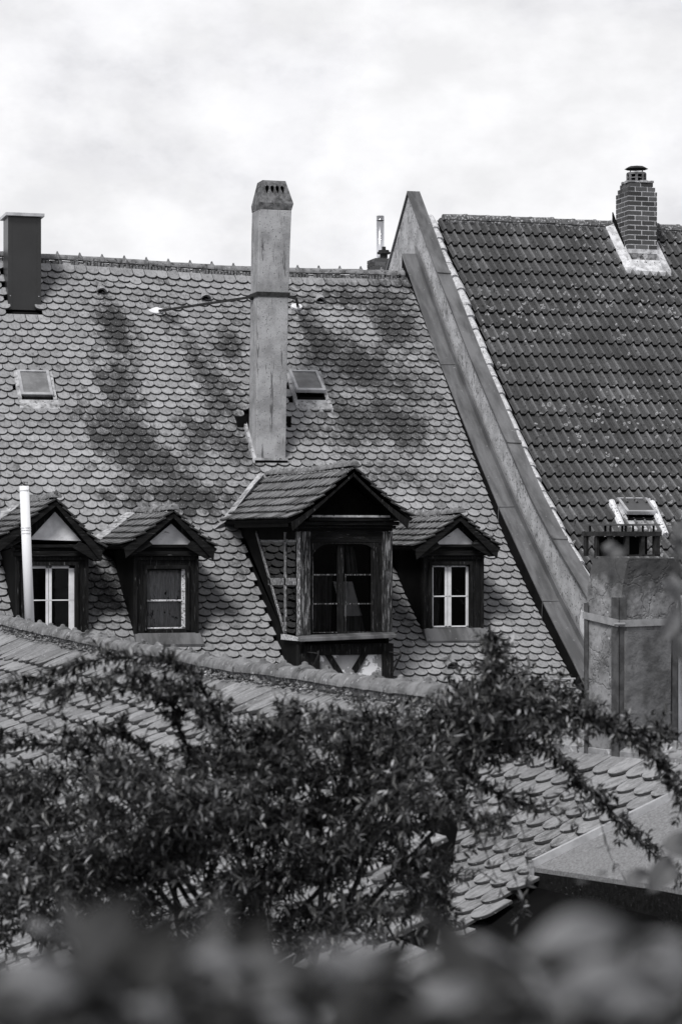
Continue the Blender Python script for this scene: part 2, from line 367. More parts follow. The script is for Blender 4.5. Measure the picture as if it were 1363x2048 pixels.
def cap_row(mb, pts, length, rad, rng, nub=.03, over=1.12, flat=1.0, seg=10):
    """half-round ridge tiles laid along a polyline, each with a raised collar"""
    pts = [Vector(p) for p in pts]; tot = sum((pts[i + 1] - pts[i]).length for i in range(len(pts) - 1))
    def along(s):
        for i in range(len(pts) - 1):
            l = (pts[i + 1] - pts[i]).length
            if s <= l or i == len(pts) - 2: return pts[i].lerp(pts[i + 1], s / l)
            s -= l
    n = int(tot / length) + 1; L_ = tot / n
    for i in range(n):
        a = along(i * L_); b = along((i + 1) * L_); t = (b - a).normalized()
        a2 = a - t * .02 + Vector((0, 0, rng.uniform(-.004, .004))); b2 = b + Vector((0, 0, rng.uniform(-.004, .004)))
        r = rad * rng.uniform(.97, 1.03)
        mb.tube([a2, a2.lerp(b2, .5), b2], [r * .90, r * .95, r], seg, True, True, (0, 0, 1))
        c = b2
        mb.tube([c - t * .035, c - t * .02, c + t * .012, c + t * .022], [r * 1.0, r * over, r * over, r * .92], seg, True, True, (0, 0, 1))
        if nub:
            u = Vector((0, 0, 1)); q = c - t * .008 + u * r * over
            mb.tube([q - u * .012, q + u * nub * .6, q + u * nub], [.024, .016, .006], 6)

def lump(mb, c, r_, rg):
    c = Vector(c); vs = [c + Vector(v) * r_ * rg.uniform(.6, 1.2) for v in ((1, 0, 0), (-1, 0, 0), (0, 1, 0), (0, -1, 0), (0, 0, .8), (0, 0, -.8))]
    mb.add(vs, [(0, 2, 4), (2, 1, 4), (1, 3, 4), (3, 0, 4), (2, 0, 5), (1, 2, 5), (3, 1, 5), (0, 3, 5)])
def hash2(x, y, s=0): return noise.noise(Vector((x, y, s)))
# ------------------------------------------------------------------ ground and far surroundings
gm = MB(); gm.add([(-400, -400, -10), (400, -400, -10), (400, 400, -10), (-400, 400, -10)], [(0, 1, 2, 3)])
tag(gm.build('ground', M['ground']), kind='structure')
hm = MB(); vs = []; fs = []  # unseen hill behind the camera, added to darken window reflections and eaves
nx, ny = 60, 12
for j in range(ny):
    for i in range(nx):
        an = R(-200 + 220 * i / (nx - 1)) - PSI; rr = 40 + 9 * j
        z = -10.3 + 17 * math.sin(min(j / 7, 1) * math.pi / 2) * (1 + .25 * hash2(i * .3, j * .3)) + hash2(i * .9, j * .9) * 1.5
        vs.append((math.cos(an) * rr, math.sin(an) * rr, z))
for j in range(ny - 1):
    for i in range(nx - 1): fs.append((j * nx + i, j * nx + i + 1, (j + 1) * nx + i + 1, (j + 1) * nx + i))
hm.add(vs, fs); tag(hm.build('blocker_hill', M['blocker_hill'], smooth=True), kind='structure')

# ------------------------------------------------------------------ the old house and its beaver-tail roof
house = thing('old_house', (6, 30, -10), 'old house with a long sagging roof of rounded plain tiles and gabled dormers', 'house')
XW = 11.66                                          # right end of the roof, against the firewall
bs = [0.0]; Ys = [y for y, z in PROF][::-1]; Zs = [z for y, z in PROF][::-1]
for i in range(1, len(Ys)): bs.append(bs[-1] + math.hypot(Ys[i] - Ys[i - 1], Zs[i] - Zs[i - 1]))
def sag(x, y): return -.045 * math.exp(-((x - 9.0) / 1.6) ** 2) * max(0, (y - 31) / 5) + .02 * hash2(x * .5, y * .5) + .075 * max(0.0, (11.6 - x) / 5.8) * min(1, max(0.0, (y - 33) / 2.7))
def roofP(a, b):
    y = float(np.interp(b, bs, Ys)); z = float(np.interp(b, bs, Zs))
    i = min(max(int(np.searchsorted(bs, b)) - 1, 0), len(bs) - 2)
    dy, dz = Ys[i + 1] - Ys[i], Zs[i + 1] - Zs[i]; l = math.hypot(dy, dz)
    return Vector((a, y, z + sag(a, y))), Vector((0, dz / l, -dy / l))
BLOBS = []
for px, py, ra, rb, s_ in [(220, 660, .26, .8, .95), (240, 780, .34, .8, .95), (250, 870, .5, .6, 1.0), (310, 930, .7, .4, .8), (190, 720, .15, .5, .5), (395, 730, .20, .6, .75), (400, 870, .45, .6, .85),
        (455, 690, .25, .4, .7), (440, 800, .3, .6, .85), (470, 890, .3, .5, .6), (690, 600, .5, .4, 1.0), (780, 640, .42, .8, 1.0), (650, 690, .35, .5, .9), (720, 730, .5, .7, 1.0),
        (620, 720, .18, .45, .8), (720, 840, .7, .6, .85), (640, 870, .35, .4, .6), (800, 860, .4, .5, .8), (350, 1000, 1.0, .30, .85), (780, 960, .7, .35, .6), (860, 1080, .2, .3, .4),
        (100, 620, .2, .15, .4), (850, 700, .25, .5, .5), (230, 1180, .35, .9, .6), (500, 1130, .3, .4, .5), (610, 640, .2, .3, .7), (345, 960, .45, .3, .6), (810, 575, .3, .18, .7), (130, 570, .5, .08, .5), (340, 640, .2, .5, .3), (560, 590, .2, .2, .4), (60, 900, .3, .3, .2), (820, 760, .3, .5, .6)]:  # real stains, plus dormer shadow painted on the strip between the left dormers
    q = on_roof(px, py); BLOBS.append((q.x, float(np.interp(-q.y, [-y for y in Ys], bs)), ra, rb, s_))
def roof_stain_shade(a, b):
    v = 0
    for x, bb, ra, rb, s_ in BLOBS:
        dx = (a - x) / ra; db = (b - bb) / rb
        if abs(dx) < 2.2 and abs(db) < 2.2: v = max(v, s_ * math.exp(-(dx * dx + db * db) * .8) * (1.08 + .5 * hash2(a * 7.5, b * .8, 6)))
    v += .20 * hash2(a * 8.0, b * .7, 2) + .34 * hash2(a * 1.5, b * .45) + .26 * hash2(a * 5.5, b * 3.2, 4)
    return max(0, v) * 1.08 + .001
def b_of(q): return float(np.interp(-q.y, [-y for y in Ys], bs))
HOLES = []          # (x0, x1, y0, y1) footprints without tiles
def keep_main(a, b):
    p, n = roofP(a, b)
    return not any(x0 < p.x < x1 and y0 < p.y < y1 for x0, x1, y0, y1 in HOLES)
# footprints filled in before the tiles are laid
YF = 29.5; YFB = at_x(597, 1270, 7.85).y
D = dict(
 d1=dict(name='left gabled dormer half hidden by the white flue pipe', Y=29.62, xl=34, xr=175, top=1113, bot=1300, op=(50, 1131, 150, 1290), apex=(113, 996), ve=(-10, 1078), vr=(214, 1099), tri=((58, 1079), (163, 1082), (110, 1023)), back=.92, ridgetop=996,
         sash=[(50, 1131, 58, 1290), (92, 1131, 97, 1290), (98, 1131, 104, 1290), (138, 1131, 150, 1290), (50, 1131, 150, 1137), (50, 1199, 150, 1202)]),
 d2=dict(name='gabled dormer with a lace curtain, next to the large bay dormer', Y=YF, xl=270, xr=395, top=1113, bot=1268, op=(294, 1138, 372, 1258), apex=(348, 1020), ve=(242, 1092), vr=(438, 1097), tri=((289, 1091), (391, 1093), (342, 1047)), back=.95, ridgetop=1020,
         sash=[(363, 1138, 371, 1257), (294, 1199, 363, 1203), (294, 1254, 371, 1258)]),
 d3=dict(name='gabled dormer with a white four pane casement, right of the large bay dormer', Y=YF, xl=846, xr=964, top=1113, bot=1258, op=(863, 1130, 938, 1255), apex=(921, 1027), ve=(824, 1096), vr=(1004, 1094), tri=((864, 1091), (953, 1092), (914, 1055)), back=.95, ridgetop=1027,
         sash=[(863, 1131, 866, 1255), (889, 1131, 894, 1255), (895, 1131, 902, 1255), (931, 1131, 937, 1255), (863, 1131, 937, 1134), (863, 1191, 937, 1194), (863, 1251, 937, 1255)]),
)
for k, d_ in D.items():
    a = at_y(d_['xl'], 1200, d_['Y']); b = at_y(d_['xr'], 1200, d_['Y']); d_['XL'], d_['XR'] = a.x, b.x
    HOLES.append((a.x + .05, b.x - .05, d_['Y'] + .06, d_['Y'] + 1.75))
XBL = 7.85; XBR = at_y(785, 1200, YFB).x
HOLES.append((XBL + .05, XBR - .05, YFB + .1, 31.6))
HOLES.append((8.36, 8.78, 32.5, 33.2)); HOLES.append((5.2, 5.62, 34.7, 35.4))
for a, b in (((40, 822), (118, 748)), ((585, 822), (660, 748))):
    p = on_roof(*a); q = on_roof(*b); HOLES.append((p.x + .04, p.x + (.50 if a[0] == 40 else .56), p.y + .04, q.y - .05))
rng = random.Random(4)
tm = MB()
plain_tiles(tm, roofP, 2.6, XW, .02, 68, .18, .152, .070, rng, keep_main, roof_stain_shade, first_long=.33)
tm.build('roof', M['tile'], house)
dk = MB()   # boarding under the tiles, walls
for i in range(len(Ys) - 1):
    dk.hexa([(2.5, Ys[i + 1], Zs[i + 1] - .22), (XW + .05, Ys[i + 1], Zs[i + 1] - .22), (XW + .05, Ys[i], Zs[i] - .22), (2.5, Ys[i], Zs[i] - .22),
             (2.5, Ys[i + 1], Zs[i + 1] - .045), (XW + .05, Ys[i + 1], Zs[i + 1] - .045), (XW + .05, Ys[i], Zs[i] - .045), (2.5, Ys[i], Zs[i] - .045)])
dk.build('roof_boarding', M['inside'], house)
bk = MB(); bk.hexa([(2.5, 35.72, 3.95), (XW, 35.72, 3.95), (XW, 43.7, -3.3), (2.5, 43.7, -3.3), (2.5, 35.72, 4.15), (XW, 35.72, 4.15), (XW, 43.7, -3.1), (2.5, 43.7, -3.1)])
bk.build('rear_roof', M['tile'], house)
wl = MB(); wl.box(2.7, XW, 27.2, 43.4, -10, -3.6); wl.build('wall', M['brickwall'], house)
rd = MB(); rp = [(x, 35.70, 4.215 + sag(x, 35.7)) for x in np.arange(2.6, 11.6, .7)] + [(11.60, 35.70, 4.215)]
cap_row(rd, rp, .36, .085, rng, nub=.035)
rd.build('ridge_tiles', M['ridge'], house, smooth=False)
mo = MB()
for x in np.arange(2.6, 11.6, .05):
    if rng.random() < .8: mo.box(x, x + .06, 35.60, 35.69, 4.12 + sag(x, 35.7), 4.20 + sag(x, 35.7) + rng.uniform(-.012, .012))
mo.box(2.6, 11.6, 35.62, 35.70, 4.0, 4.12)
mo.build('ridge_mortar', M['mortar'], house)
# small half-round vent tiles
for px, py in ((203, 594), (411, 600), (640, 604), (903, 1340)):
    q = on_roof(px, py + 3); b = b_of(q); p, n = roofP(q.x, b); p2, _ = roofP(q.x, b - .17); t = (p - p2).normalized()
    v = MB(); v.tube([p2 + n * .035, p2.lerp(p, .5) + n * .05, p + n * .055], [.04, .07, .078], 12, False, True, n)
    v.tube([p2 + n * .025, p2.lerp(p, .5) + n * .04, p + n * .045], [.03, .06, .066], 12, False, True, n)
    vo_ = v.build('vent_tile', M['tile'], house)
    v = MB(); v.tube([p + n * .03 - t * .03, p + n * .03 - t * .028], .050, 10, True, True, n); v.build('vent_opening', M['inside'], vo_)
# gutter by the firewall foot
gt = MB(); a = at_y(1040, 1358, 28.62); b = at_y(1160, 1357, 28.62); gt.tube([(a.x - .6, 28.6, b.z), (b.x + .04, 28.6, b.z)], .014, 8, True)
gt.build('gutter', M['lightmetal'], house)

# ------------------------------------------------------------------ dormers
def gable_roof(par, YV, apex, el, er, depth_fn, w, e, curve=.10, seed=1, backY=None, thick=.05, rows=6):
    """little gabled tile roof, ridge running back into the main roof.  apex, el, er: (x, z) on the verge plane YV"""
    rng = random.Random(seed)
    ax, az = apex
    def side(ex, ez):
        L_ = math.hypot(ex - ax, ez - az); sx = ex - ax; sz = ez - az
        def P(a, b):
            f = b / L_; x = ax + sx * f; z = az + sz * f - curve * 4 * f * (1 - f) * L_ * .35
            dzf = sz - curve * 4 * (1 - 2 * f) * L_ * .35
            l = math.hypot(sx, dzf); n = Vector((-dzf / l, 0, sx / l))
            if n.z < 0: n = -n
            return Vector((x, a, z)), n
        return P, L_
    bY = backY or YV + 2.6
    tm = MB(); deck = MB()
    for ex, ez in (el, er):
        P, L_ = side(ex, ez)
        keep = lambda a, b, P=P: P(a, b)[0].z > interp(PROF, a) - .03
        nrow = max(3, round((L_ - .2) / e)); ee = (L_ - .2) / nrow
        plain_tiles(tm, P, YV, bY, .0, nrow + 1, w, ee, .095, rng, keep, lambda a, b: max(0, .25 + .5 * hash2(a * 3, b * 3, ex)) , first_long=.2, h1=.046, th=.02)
        k = 6
        for i in range(k):
            p0, n0 = P(YV + .03, L_ * i / k); p1, n1 = P(YV + .03, L_ * (i + 1) / k * (.985 if i == k - 1 else 1))
            yb0 = min(bY, float(np.interp(p0.z + .12, [z for y, z in PROF], [y for y, z in PROF]))); yb1 = min(bY, float(np.interp(p1.z + .12, [z for y, z in PROF], [y for y, z in PROF])))
            if yb1 <= YV: continue
            q0 = Vector((p0.x, max(yb0, YV + .1), p0.z)); q1 = Vector((p1.x, max(yb1, YV + .1), p1.z))
            deck.hexa([p0 - n0 * thick, p1 - n1 * thick, q1 - n1 * thick, q0 - n0 * thick, p0 - n0 * .012, p1 - n1 * .012, q1 - n1 * .012, q0 - n0 * .012])
    tm.build('dormer_roof', M['dtile'], par); deck.build('roof_boarding', M['blackwood'], par)
    yb = float(np.interp(az, [z for y, z in PROF], [y for y, z in PROF]))
    rm = MB(); cap_row(rm, [(ax, min(yb, bY) - .02, az + .01), (ax, (YV + yb) / 2, az - .02), (ax, YV + .01, az + .01)], .21, .062, rng, nub=.012, over=1.15)
    rm.build('ridge_tiles', M['ridge'], par)
    mm = MB()
    for y in np.arange(YV + .05, yb - .05, .045):
        for sx in (-1, 1): lump(mm, (ax + sx * .065, y, az - .035 + rng.uniform(-.012, .01)), rng.uniform(.015, .035), rng)
    mm.box(ax - .055, ax + .055, YV + .03, yb, az - .09, az - .035)
    mm.build('ridge_mortar', M['mortar'], par)
def pbox(mb, r, Y, th, grow=0):
    a = at_y(r[0], r[3], Y); b = at_y(r[2], r[1], Y); mb.box(a.x - grow, b.x + grow, Y, Y + th, a.z - grow, b.z + grow)
def barge(mb, YV, a, b, depth, th=.03, fan=1.0):
    """barge board under a verge from a(x,z) to b(x,z)"""
    (x0, z0), (x1, z1) = a, b
    mb.prism([(x0, YV, z0), (x1, YV, z1), (x1 - (x1 - x0) * .03, YV, z1 - depth * fan), (x0, YV, z0 - depth)], (0, th, 0))

def small_dormer(k, seed):
    d_ = D[k]; Y = d_['Y']; XL, XR = d_['XL'], d_['XR']
    zt = at_y(0, d_['top'], Y).z; zb = at_y(d_['xl'], d_['bot'], Y).z
    body = MB()
    ox0 = at_y(d_['op'][0], 1200, Y).x; ox1 = at_y(d_['op'][2], 1200, Y).x
    oz1 = at_y(d_['op'][0], d_['op'][1], Y).z; oz0 = at_y(d_['op'][0], d_['op'][3], Y).z
    for x0, x1, z0, z1, th in ((XL, ox0 - .03, zb, zt, .1), (ox1 + .03, XR, zb, zt, .1), (ox0 - .03, ox1 + .03, oz1 + .02, zt, .1), (ox0 - .03, ox1 + .03, zb, oz0 - .01, .1)):
        body.box(x0, x1, Y, Y + th, z0, z1)
    o = body.build('dormer', M['wood'], house, d_['name'], bevel=.006)
    mo = MB()   # raised moulding round the opening
    for x0, x1, z0, z1 in ((ox0 - .045, ox0, oz0 - .02, oz1 + .045), (ox1, ox1 + .045, oz0 - .02, oz1 + .045), (ox0, ox1, oz1, oz1 + .045)):
        mo.box(x0, x1, Y - .025, Y + .08, z0, z1)
    for x0, x1, z0, z1 in ((XL - .012, XL + .03, zb, zt), (XR - .03, XR + .012, zb, zt), (XL + .03, XR - .03, zt - .05, zt - .005)):
        mo.box(x0, x1, Y - .03, Y + .05, z0, z1)
    mo.build('window_casing', M['wood'], o, bevel=.005)
    # apron sheet at the foot
    ap = MB(); zz = interp(PROF, Y - .12)
    ap.hexa([(XL - .01, Y - .16, zz + .02), (XR + .05, Y - .16, zz + .02), (XR + .05, Y + .05, zb - .02), (XL - .01, Y + .05, zb - .02), (XL - .01, Y - .17, zz + .05), (XR + .05, Y - .17, zz + .05), (XR + .03, Y - .02, zb + .01), (XL, Y - .02, zb + .01)])
    ap.build('apron_board', M['zinc'], o)
    # cheeks follow the roof slope
    yb = float(np.interp(zt + .1, [z for y, z in PROF], [y for y, z in PROF]))
    for x0 in (XL, XR - .04):
        ck = MB(); pts = [(x0, Y + .1, zt + .12)] + [(x0, y, interp(PROF, y) - .06) for y in np.linspace(yb, Y + .1, 8)]
        ck.prism(pts, (.04, 0, 0)); ck.build('cheek', M['darkmetal'], o)
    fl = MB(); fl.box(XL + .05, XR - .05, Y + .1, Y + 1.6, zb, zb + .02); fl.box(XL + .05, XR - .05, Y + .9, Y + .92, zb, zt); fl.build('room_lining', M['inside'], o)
    # cornice beams
    c = MB(); c.box(XL - .06, XR + .08, Y - .07, Y + .1, zt, zt + .065); c.box(XL - .03, XR + .05, Y - .04, Y + .1, zt + .065, zt + .11); c.box(XL - .07, XR + .09, Y - .09, Y + .1, zt + .11, zt + .15)
    c.build('cornice', M['woodh'], o, bevel=.008)
    # white gable panel
    t0 = at_y(*d_['tri'][0], Y); t1 = at_y(*d_['tri'][1], Y); t2 = at_y(*d_['tri'][2], Y)
    gp = MB(); gp.prism([t0, t1, t2], (0, .03, 0)); gp.build('gable_panel', M['plaster'], o)
    YV = Y - .22
    ap_ = at_y(*d_['apex'], YV); e0 = at_y(*d_['ve'], YV); e1 = at_y(*d_['vr'], YV)
    bp = MB(); bp.prism([(t0.x - .25, Y + .035, t0.z - .02), (t1.x + .25, Y + .035, t1.z - .02), (ap_.x - .02, Y + .035, ap_.z - .06)], (0, .05, 0)); bp.build('gable_boarding', M['blackwood'], o)
    rf = MB()   # raking boards that frame the panel
    for s, t in ((-1, t0), (1, t1)):
        rf.prism([(t.x - s * .0, Y - .03, t.z), (t2.x, Y - .03, t2.z), (t2.x, Y - .03, t2.z + .09), (t.x + s * .13, Y - .03, t.z)], (0, .07, 0))
    rf.build('raking_board', M['wood'], o)
    gable_roof(o, YV, (ap_.x, ap_.z), (e0.x, e0.z), (e1.x, e1.z), None, .18, .15, .10, seed)
    for q in (e0, e1):   # rafter tails
        s = 1 if q is e1 else -1
        bb = MB(); barge(bb, YV + .02, (ap_.x + s * .002, ap_.z - .04), (q.x - s * .05, q.z - .02), .06, .03, 2.2)
        bb.prism([(q.x - s * .34, YV + .055, q.z + .10), (q.x - s * .05, YV + .055, q.z - .03), (q.x - s * .08, YV + .055, q.z - .12), (q.x - s * .16, YV + .055, q.z - .13), (q.x - s * .42, YV + .055, q.z + .02)], (0, .05, 0))
        bb.build('barge_board', M['woodh'], o)
    # sash, panes
    sm = MB()
    for r in d_['sash']: pbox(sm, r, Y + .045, .03)
    sm.build('window_frame', M['oldwhite'] if k == 'd2' else M['white'], o, bevel=.003)
    pn = MB(); pn.box(ox0, ox1, Y + .06, Y + .063, oz0, oz1); pn.build('pane', M['glass'], o)
    # valley flashing at the left
    fb = MB()
    def slope_pt(f):
        z = ap_.z + (e0.z - ap_.z) * f; x = ap_.x + (e0.x - ap_.x) * f; return x, z
    for i in range(6):
        f0, f1 = .12 + .88 * i / 6, .12 + .88 * (i + 1) / 6
        (x0, z0), (x1, z1) = slope_pt(f0), slope_pt(f1)
        inv = lambda z: float(np.interp(z, [q for y, q in PROF], [y for y, q in PROF]))
        y0, y1 = inv(z0), inv(z1)
        fb.hexa([(x0 + .04, y0, z0), (x1 + .04, y1, z1), (x1 + .0, y1 - .13, z1 - .02), (x0, y0 - .13, z0 - .02), (x0 - .06, y0 + .02, z0 + .055), (x1 - .08, y1 + .02, z1 + .055), (x1 + .02, y1 - .12, z1 + .045), (x0 + .03, y0 - .12, z0 + .045)])
    fb.build('valley_flashing', M['lead'], o)
    return o
dorm = {k: small_dormer(k, 11 + i) for i, k in enumerate(D)}

# ---- the large bay dormer
Y = YFB; XL, XR = XBL, XBR
def pz(py): return at_y(690, py, Y).z
def pxx(px): return at_y(px, 1200, Y).x
big = MB()
ztop = pz(1049); zsill = pz(1270)
big.box(XL + .01, XR - .01, Y + .02, Y + .17, ztop - .06, ztop)
bay = big.build('bay_dormer', M['woodp'], house, 'large projecting bay dormer with peeling posts and glazed side, below the cement chimney', bevel=.008)
for xa, xb in ((XL, pxx(621)), (pxx(764), XR)):
    m = MB(); m.box(xa, xb, Y, Y + .17, zsill, pz(1062) - .003); m.build('post', M['woodp'], bay, bevel=.012)
m = MB(); m.box(pxx(621), pxx(764), Y + .012, Y + .15, pz(1085), pz(1062)); m.box(XL, XR, Y + .004, Y + .15, pz(1062), ztop); m.build('lintel', M['woodh'], bay, bevel=.008)
m = MB(); m.box(XL - .06, XR + .06, Y - .09, Y + .2, ztop - .01, ztop + .04); m.box(XL - .02, XR + .03, Y - .05, Y + .2, ztop - .05, ztop - .012); m.box(XL + .1, XR + .02, Y - .12, Y + .2, ztop + .042, ztop + .09)
m.build('cornice', M['woodh'], bay, bevel=.01)
m = MB(); m.box(XL + .14, XR - .08, Y - .13, Y - .02, ztop + .09, ztop + .115); m.build('lead_ledge', M['lead'], bay)
# gable: dark boarded recess
YV = Y - .34
ap_ = at_y(708, 933, YV); e0 = at_y(574, 1040, YV); e1 = at_y(829, 1036, YV)
m = MB(); m.prism([(XL - .05, Y + .1, ztop + .04), (XR + .05, Y + .1, ztop + .04), (ap_.x - .06, Y + .1, ap_.z - .1)], (0, .05, 0)); m.build('gable_boarding', M['blackwood'], bay)
gable_roof(bay, YV, (ap_.x, ap_.z), (e0.x, e0.z), (e1.x, e1.z), None, .17, .165, .12, 5, backY=32.3)
for s_, e_ in ((1, e1), (-1, e0)):
    m = MB(); barge(m, YV + .03, (ap_.x + s_ * .002, ap_.z - .04), (e_.x - s_ * .06, e_.z - .02), .08, .035, 1.4); m.build('barge_board', M['wood'], bay)
m = MB()   # side eaves soffit and fascia on the left
m.box(XL - .20, XL + .02, YV + .1, 30.9, ztop - .03, ztop + .02); m.box(XL + .0, XL + .06, Y + .17, 31.3, pz(1078), ztop - .03); m.build('side_beam', M['blackwood'], bay)
# arch corner pieces and inner frame of the front window
m = MB()
for sx in (0, 1):
    x0, x1 = pxx(623), pxx(758); zt_ = pz(1088)
    cx = x0 if sx == 0 else x1; s = 1 if sx == 0 else -1
    r = .21; pts = [(cx, Y + .02, zt_)] + [(cx + s * r * (1 - math.cos(a)) * 1.0, Y + .02, zt_ - r * (1 - math.sin(a)) * 1.0) for a in np.linspace(math.pi / 2 * 1.0, 0, 9)]
    pts = [(cx, Y + .02, zt_), (cx + s * .24, Y + .02, zt_)] + [(cx + s * .24 * (1 - math.sin(a)), Y + .02, zt_ - .24 * (1 - math.cos(a))) for a in np.linspace(.1, math.pi / 2, 9)]
    m.prism(pts, (0, .03, 0))
m.box(pxx(621), pxx(764), Y + .02, Y + .06, pz(1088), pz(1085)); m.box(pxx(744), pxx(764), Y + .03, Y + .07, zsill, pz(1085)); m.box(pxx(621), pxx(624), Y + .03, Y + .07, zsill, pz(1085)); m.box(pxx(677), pxx(690), Y + .06, Y + .1, zsill, pz(1090))
m.build('arched_frame', M['wood'], bay, bevel=.004)
m = MB()
for r in ((624, 1148, 677, 1151), (690, 1148, 744, 1151), (624, 1206, 677, 1209), (690, 1206, 744, 1209), (624, 1263, 744, 1266), (624, 1095, 626, 1266), (675.5, 1160, 677, 1266), (690, 1150, 691.5, 1266), (742.5, 1100, 744, 1266)):
    pbox(m, r, Y + .068, .025)
m.build('glazing_bars', M['woodp'], bay)
m = MB(); m.box(pxx(624), pxx(744), Y + .085, Y + .088, zsill, pz(1088)); m.build('pane', M['glass'], bay)
# sill
m = MB(); a = at_y(600, 1284, Y - .16); b = at_y(790, 1276, Y - .16)
m.hexa([(a.x, Y - .16, a.z), (b.x + .02, Y - .16, b.z), (b.x + .02, Y + .05, b.z + .03), (a.x, Y + .05, a.z + .03), (a.x, Y - .16, a.z + .05), (b.x + .02, Y - .16, b.z + .05), (b.x + .02, Y + .05, b.z + .075), (a.x, Y + .05, a.z + .075)])
m.build('sill', M['zinc'], bay, bevel=.008)
# lower front: beam, plaster infill, braces, posts
m = MB(); m.box(XL + .02, XR, Y + .02, Y + .12, pz(1310), pz(1288)); m.box(XL + .0, pxx(640), Y + .0, Y + .12, -2.4, pz(1288)); m.box(pxx(765), XR + .01, Y + .0, Y + .12, -2.4, pz(1288))
m.build('lower_frame', M['wood'], bay, bevel=.006)
m = MB(); m.box(pxx(640), pxx(765), Y + .05, Y + .1, -2.4, pz(1309)); m.build('plaster_infill', M['oldplaster'], bay)
m = MB()
m.prism([(pxx(651), Y + .03, pz(1309)), (pxx(664), Y + .03, pz(1309)), (pxx(700), Y + .03, pz(1365)), (pxx(685), Y + .03, pz(1365))], (0, .03, 0)); m.build('brace', M['wood'], bay); m = MB()
m.prism([(pxx(723), Y + .03, pz(1309)), (pxx(737), Y + .03, pz(1309)), (pxx(703), Y + .03, pz(1365)), (pxx(688), Y + .03, pz(1365))], (0, .03, 0))
m.build('brace', M['wood'], bay)
for px in (636, 800):
    m = MB(); c = at_y(px, 1307, Y - .3); m.tube([at_y(px - 22, 1304, Y - .02), c], .008, 6); m.tube([c + Vector((0, 0, .03)), c - Vector((0, 0, .03)), at_y(px - 16, 1345, Y - .05)], .013, 6)
    m.build('iron_bracket', M['iron'], bay)
# left side: cheek, slanted side window, base board
side = lambda px, py: at_x(px, py, XL)
m = MB(); c0 = side(475, 1066); pts = [side(475, 1066), side(513, 1066), side(568, 1262), side(568, 1275), side(601, 1275), Vector((XL, Y + .17, -2.4))]
pts = pts[:5]
foot = [(XL, y, interp(PROF, y) - .03) for y in np.linspace(28.6, c0.y, 9)]
m.prism([Vector((XL + .02, p[1], p[2])) for p in ([tuple(q) for q in pts] + foot)], (.04, 0, 0)); m.build('cheek', M['darkmetal'], bay, 'dark sheet cheek beside the glazed left side')
m = MB(); m.hexa([Vector((XL - .03, q.y, q.z)) for q in (side(566, 1279), side(600, 1282), side(600, 1275), side(566, 1268))] + [Vector((XL + .03, q.y, q.z)) for q in (side(566, 1279), side(600, 1282), side(600, 1275), side(566, 1268))]); m.build('side_sill', M['oldwhite'], bay)
m = MB()
def sbeam(a, b, wd=.03, th=.035):
    p, q = side(*a), side(*b); m.beam(p + Vector((.005, 0, 0)), q + Vector((.005, 0, 0)), wd, th, (1, 0, 0))
sbeam((513, 1064), (570, 1266), .05); sbeam((571, 1064), (571, 1262), .07); sbeam((538, 1163), (597, 1163), .09); sbeam((522, 1082), (597, 1082), .03); sbeam((596, 1064), (596, 1270), .06)
m.build('side_window_frame', mat('flaking_side_frame', .06, .16, 9, .8, .6, 30, streak=(.5, (9, 9, 2), 9, .56)), bay)
m = MB(); m.prism([side(515, 1080), side(597, 1080), side(597, 1268), side(570, 1264)], (.004, 0, 0)); m.build('side_pane', M['glass'], bay)
m = MB()
ctop = pz(1050)
m.box(XR - .04, XR, Y + .17, 31.2, -2.2, ctop); m.build('right_cheek', M['darkmetal'], bay)
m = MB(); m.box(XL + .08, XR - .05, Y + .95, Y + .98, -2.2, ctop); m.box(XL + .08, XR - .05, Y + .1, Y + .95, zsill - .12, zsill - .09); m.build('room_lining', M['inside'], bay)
# valley flashing
m = MB(); A = [(427, 1063), (450, 1035), (474, 1004), (496, 976), (516, 952)]; B = [(449, 1053), (468, 1030), (488, 1003), (508, 977), (526, 958)]
for i in range(4):
    q = [on_roof(*A[i]), on_roof(*A[i + 1]), on_roof(*B[i + 1]), on_roof(*B[i])]; n = Vector((0, -.69, .72))
    m.hexa([p + n * .0 for p in q] + [p + n * (.05 + (.05 if j > 1 else 0)) for j, p in enumerate(q)])
m.build('valley_flashing', M['lead'], bay)

# things hanging behind the glass
def cloth(name, pts, Y0, mt, label, cat, folds=7, amp=.018, nx=24, nz=10):
    """pts: 4 pixel corners tl, tr, br, bl hung on plane Y0"""
    p = [at_y(*q, Y0) for q in pts]; m = MB(); vs = []; fs = []
    for j in range(nz + 1):
        for i in range(nx + 1):
            u, v = i / nx, j / nz
            q = p[0].lerp(p[1], u).lerp(p[3].lerp(p[2], u), v)
            q.y += amp * math.sin(u * folds * 6.28 + v) + .3 * amp * math.sin(u * 31 + v * 3)
            if j == nz: q.z += .012 * math.sin(u * 40)
            vs.append(q)
    for j in range(nz):
        for i in range(nx): a = j * (nx + 1) + i; fs.append((a, a + 1, a + nx + 2, a + nx + 1))
    m.add(vs, fs)
    b = p[3]; t = MB(); t.v, t.f, t.st = m.v, m.f, m.st
    me = t.build(name, mt); me.data.transform(__import__('mathutils').Matrix.Translation(-(b + OFF))); me.location = b + OFF
    md = me.modifiers.new('cloth', 'SOLIDIFY'); md.thickness = .002
    me.data.shade_smooth()
    return tag(me, label, cat)
cloth('lace_curtain', [(292, 1140), (365, 1140), (365, 1256), (292, 1256)], YF + .12, M['curtain'], 'grey lace curtain hanging behind the glass of the dormer left of the large bay', 'curtain')
cloth('hanging_shirt', [(666, 1163), (704, 1163), (724, 1232), (686, 1236)], YFB + .35, M['cloth'], 'pale cloth garment hanging behind the middle bar of the large bay window', 'garment', 2, .01)
